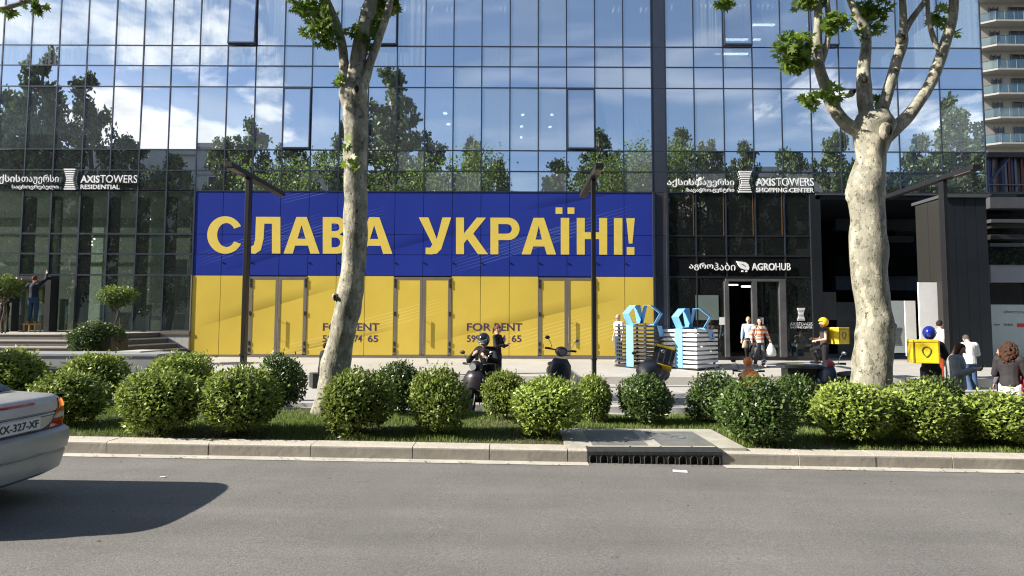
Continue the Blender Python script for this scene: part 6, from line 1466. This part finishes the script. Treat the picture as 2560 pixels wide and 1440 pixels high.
# companion in light blue and woman in the striped jumper
Y = 21.3; x = X_(1873, Y)
person('blond person in light blue shirt carrying bags beside the shop door', x, Y, R(150), 1.66, cm('light_blue', (.38, .48, .62)), cm('black_cloth2', (.014, .014, .016)), hBl, 'bun', pose=dict(anL=(-.10, .22, .09), knL=(-.1, .2, .5), anR=(.10, -.22, .12), knR=(.1, -.05, .5), elL=(-.24, .02, 1.15), wrL=(-.25, .08, .92)), loose=1.0)
Y = 20.2; x = X_(1899, Y); k_ = 1.66 / 1.75
M_str = stripes('striped_wool', (.78, .72, .70), (.82, .20, .06), .155, .62, .52)
e_, hp_, J_, RM_ = person('woman in orange and white striped jumper carrying a white bag out of the shop', x, Y, R(183), 1.66, M_str, cm('grey_trousers', (.10, .105, .12)), hD, 'long', pose=dict(knL=(-.10, .06, .5), anL=(-.08, .12, .09), anR=(.10, -.14, .11), knR=(.10, .04, .5), elL=(-.30, -.02, 1.17), wrL=(-.37, .05, .95), elR=(.29, -.02, 1.17), wrR=(.30, .06, .95)), loose=1.15, vox=.010, slim=1.0)
def bag(name, p, w, h, mat, lab, cat='bag'):
    bm = bmesh.new(); rows = [(0, .8, .55), (.12, 1, .75), (.45, .92, .7), (.75, .55, .45), (.95, .2, .2)]; G = []
    for (t, a, b) in rows: G.append([bm.verts.new((w / 2 * a * math.cos(q) * (1 + .08 * math.sin(3 * q + t * 5)), w / 3 * b * math.sin(q), -h + h * t)) for q in [2 * math.pi * i / 16 for i in range(16)]])
    for a, b in zip(G, G[1:]):
        for i in range(16): bm.faces.new((a[i], a[(i + 1) % 16], b[(i + 1) % 16], b[i]))
    bm.faces.new(G[0]); bm.faces.new(G[-1]); e = build(name, bm, mat, None, True, loc=p); tag(e, lab, cat)
    bm = bmesh.new(); tube(bm, [(-.04, 0, -.04 * h), (0, 0, .06), (.04, 0, -.04 * h)], .008, 6, 3); build('handles', bm, mat, e); return e
bag('plastic_bag', toworld(e_, (-.38 * k_, .07, .88 * k_)), .36, .46, cm('white_plastic', (.8, .8, .8), .4), 'full white plastic bag in the hand of the woman in the striped jumper')
px = bpy.data.objects['person.006'].location if 'person.006' in bpy.data.objects else Vector((x - .4, 21.3, gz(x, 21.3)))
bag('tote_bag', Vector((X_(1868, 21.2) + .28, 20.95, gz(8, 21) + .86)), .5, .52, cm('black_tote', (.02, .02, .022)), 'big black bag beside the striped jumper woman')
bag('paper_bag', Vector((X_(1858, 21.2), 21.0, gz(8, 21) + .88)), .22, .3, cm('beige_bag', (.5, .42, .3)), 'small beige bag in the hand of the blond person')
bm = bmesh.new()
for s_ in (-1, 1): tube(bm, [toworld(e_, (s_ * .13, .0, 1.42)), toworld(e_, (s_ * .15, .155, 1.36)), toworld(e_, (s_ * .16, .16, 1.15)), toworld(e_, (s_ * .18, .02, 1.02))], .014, 6, 3)
tag(build('backpack_straps', bm, M_dark, None), 'dark backpack straps over the striped jumper', 'strap')
# courier with yellow helmet, knee raised
Y = 17.62; x = X_(2062, Y); gp = gz(x, Y)
e_, hp_, J_, RM_ = person('courier in dark vest and yellow helmet with one knee raised', x, Y, R(75), 1.72, cm('dark_vest', (.05, .045, .05)), cm('black_cloth2', (.014, .014, .016)), hD, 'short', 'none', pose=dict(knR=(.12, .34, .82), anR=(.12, .20, .48), elL=(-.27, .02, 1.16), wrL=(-.2, .24, 1.12), elR=(.27, .04, 1.16), wrR=(.2, .26, 1.16)), shoes=cm('black_shoe', (.02, .02, .02)))
helmet(hp_, e_, 1.0, RM_, pmat('yellow_helmet', (.85, .52, .01), .3, coat=.4), 'bright yellow cycle helmet on the courier left of the right plane tree', False)
dbox('delivery_bag', (x + .38, Y - .05, gp + 1.0), (0, 0, R(22)), .44, .42, .48, M_bag, 'yellow delivery bag on the back of the courier with the yellow helmet')
# courier with blue helmet
Y = 12.6; x = X_(2326, Y); gp = gz(x, 12.5)
e_, hp_, J_, RM_ = person('courier in dark jacket and blue helmet seen from behind', x, Y, R(-38), 1.82, cm('black_jacket', (.016, .014, .018)), cm('black_cloth', (.012, .012, .014)), hD, 'short', z=gp + .06, loose=1.1, shoes=cm('black_shoe', (.02, .02, .02)), pose=dict(elR=(.28, .1, 1.15), wrR=(.18, .3, 1.2), elL=(-.28, .1, 1.15), wrL=(-.14, .32, 1.2)), vox=.010)
helmet(hp_, e_, 1.03, RM_, pmat('blue_helmet', (.01, .02, .28), .2, coat=.6), 'glossy dark blue helmet with raised visor on the courier at right')
dbox('delivery_bag', toworld(e_, (-.10, -.39, 1.12)), (0, 0, R(-20)), .46, .42, .47, M_bag, 'large yellow delivery bag on the back of the courier with the blue helmet')
# person half hidden behind the right lamp post with an orange bag
Y = 17.6; x = X_(2352, Y)
person('person in white top and blue trousers half hidden behind the right lamp post', x, Y, R(-70), 1.70, cm('white_shirt', (.75, .74, .73)), cm('denim', (.05, .09, .17)), hD, 'short', pose=dict(anL=(-.1, -.28, .14), knL=(-.1, -.08, .5), anR=(.1, .25, .09), knR=(.1, .2, .5)))
Y = 16.2; xo = X_(2350, Y); e2 = empty('orange_satchel', (xo, Y, at(2350, 912, Y).z), 0, 'narrow orange upright case against the right lamp post', 'bag'); hh = (912 - 866) / F * Y
e2.location.z = gz(xo, Y); zb = at(2350, 912, Y).z - gz(xo, Y)
build('case', nb(-.07, .07, -.05, .05, 0, zb + hh * .62, .02), pmat('orange_case', (.85, .13, .05), .5), e2); bm = bmesh.new(); ball(bm, (0, 0, zb + hh * .8), (.10, .08, .10), 10); build('case_top', bm, bpy.data.materials['orange_case'], e2)
# man in white shirt
Y = 17.4; x = X_(2424, Y)
person('man in loose white shirt and jeans looking down, seen from behind', x, Y, R(-8), 1.72, cm('white_shirt', (.75, .74, .73)), cm('denim', (.05, .09, .17)), cm('hair_grey', (.08, .075, .07)), 'short', pose=dict(hed=(.0, .12, 1.60), face=(0, 1, -.7), elL=(-.27, .08, 1.16), wrL=(-.1, .3, 1.1), elR=(.28, .08, 1.16), wrR=(.1, .3, 1.1), anL=(-.12, -.2, .1)), loose=1.22, z=gz(x, Y) - .12)
# woman in grey jumper with phone
Y = 11.75; x = X_(2390, Y); k_ = 1.62 / 1.75
e_, hp_, J_, RM_ = person('woman in grey jumper with white hem looking down at her phone', x, Y, R(-138), 1.66, cm('grey_jumper', (.26, .28, .29)), cm('black_cloth', (.012, .012, .014)), hB, 'long', z=gz(x, 12.0) - .06, pose=dict(hed=(0, .07, 1.62), face=(0, 1, -.5), elL=(-.24, .06, 1.12), wrL=(-.06, .28, 1.24), elR=(.27, .06, 1.14), wrR=(.03, .30, 1.22), handL=(.2, .9, .1), handR=(-.2, .9, .1)), loose=1.22, slim=1.14, vox=.009, skirt=.05)
bm = bmesh.new(); cap(bm, (0, 0, .90), (0, 0, .80), .172, .182, 24, fl=.85, ref=(0, 1, 0))
for v in bm.verts: v.co.z = min(max(v.co.z, .76), .86)
build('shirt_hem', bm, cm('white_shirt', (.75, .74, .73)), e_, True)
o = tag(build('phone', nb(-.035, .035, -.005, .005, -.07, .07, .003), M_black, None, loc=toworld(e_, (-.0, .40, 1.19))), 'dark phone in the hands of the woman in the grey jumper', 'phone'); o.rotation_euler = (R(-40), 0, R(-138))
# woman with curly hair
Y = 10.9; x = X_(2523, Y)
e_, hp_, J_, RM_ = person('woman with curly brown hair, charcoal top and white trousers with a red bag', x, Y, R(-55), 1.66, cm('charcoal_top', (.035, .033, .036)), cm('white_trousers', (.62, .63, .62)), cm('hair_curly', (.055, .027, .016)), 'curly', z=gz(x, 11.6) - .02, pose=dict(hed=(0, .06, 1.62), face=(0, 1, -.45), elL=(-.25, .06, 1.14), wrL=(-.1, .28, 1.14), elR=(.25, .06, 1.14), wrR=(.1, .3, 1.14)), loose=1.1, vox=.009, slim=1.06, skirt=-.05)
bag('red_bag', toworld(e_, (.26, .10, 1.02)), .26, .34, cm('red_cloth', (.6, .02, .04)), 'bright red shoulder bag at the hip of the curly haired woman')
Y = 12.3; x = X_(2496, Y)
person('person in mauve grey coat mostly hidden behind the curly haired woman', x + .10, Y, R(20), 1.52, cm('mauve_coat', (.16, .14, .16)), cm('black_cloth', (.012, .012, .014)), hB, 'short', loose=1.1)
Y = 10.6; x = X_(2590, Y)
person('person with long blond hair cut off by the right edge of the frame', x, Y, R(100), 1.62, cm('red_cloth', (.6, .02, .04)), cm('dark_denim', (.02, .045, .09)), hBl, 'long', z=gz(x, 11.6))
for o in list(bpy.data.objects):
    if '_k' in o: del o['_k']
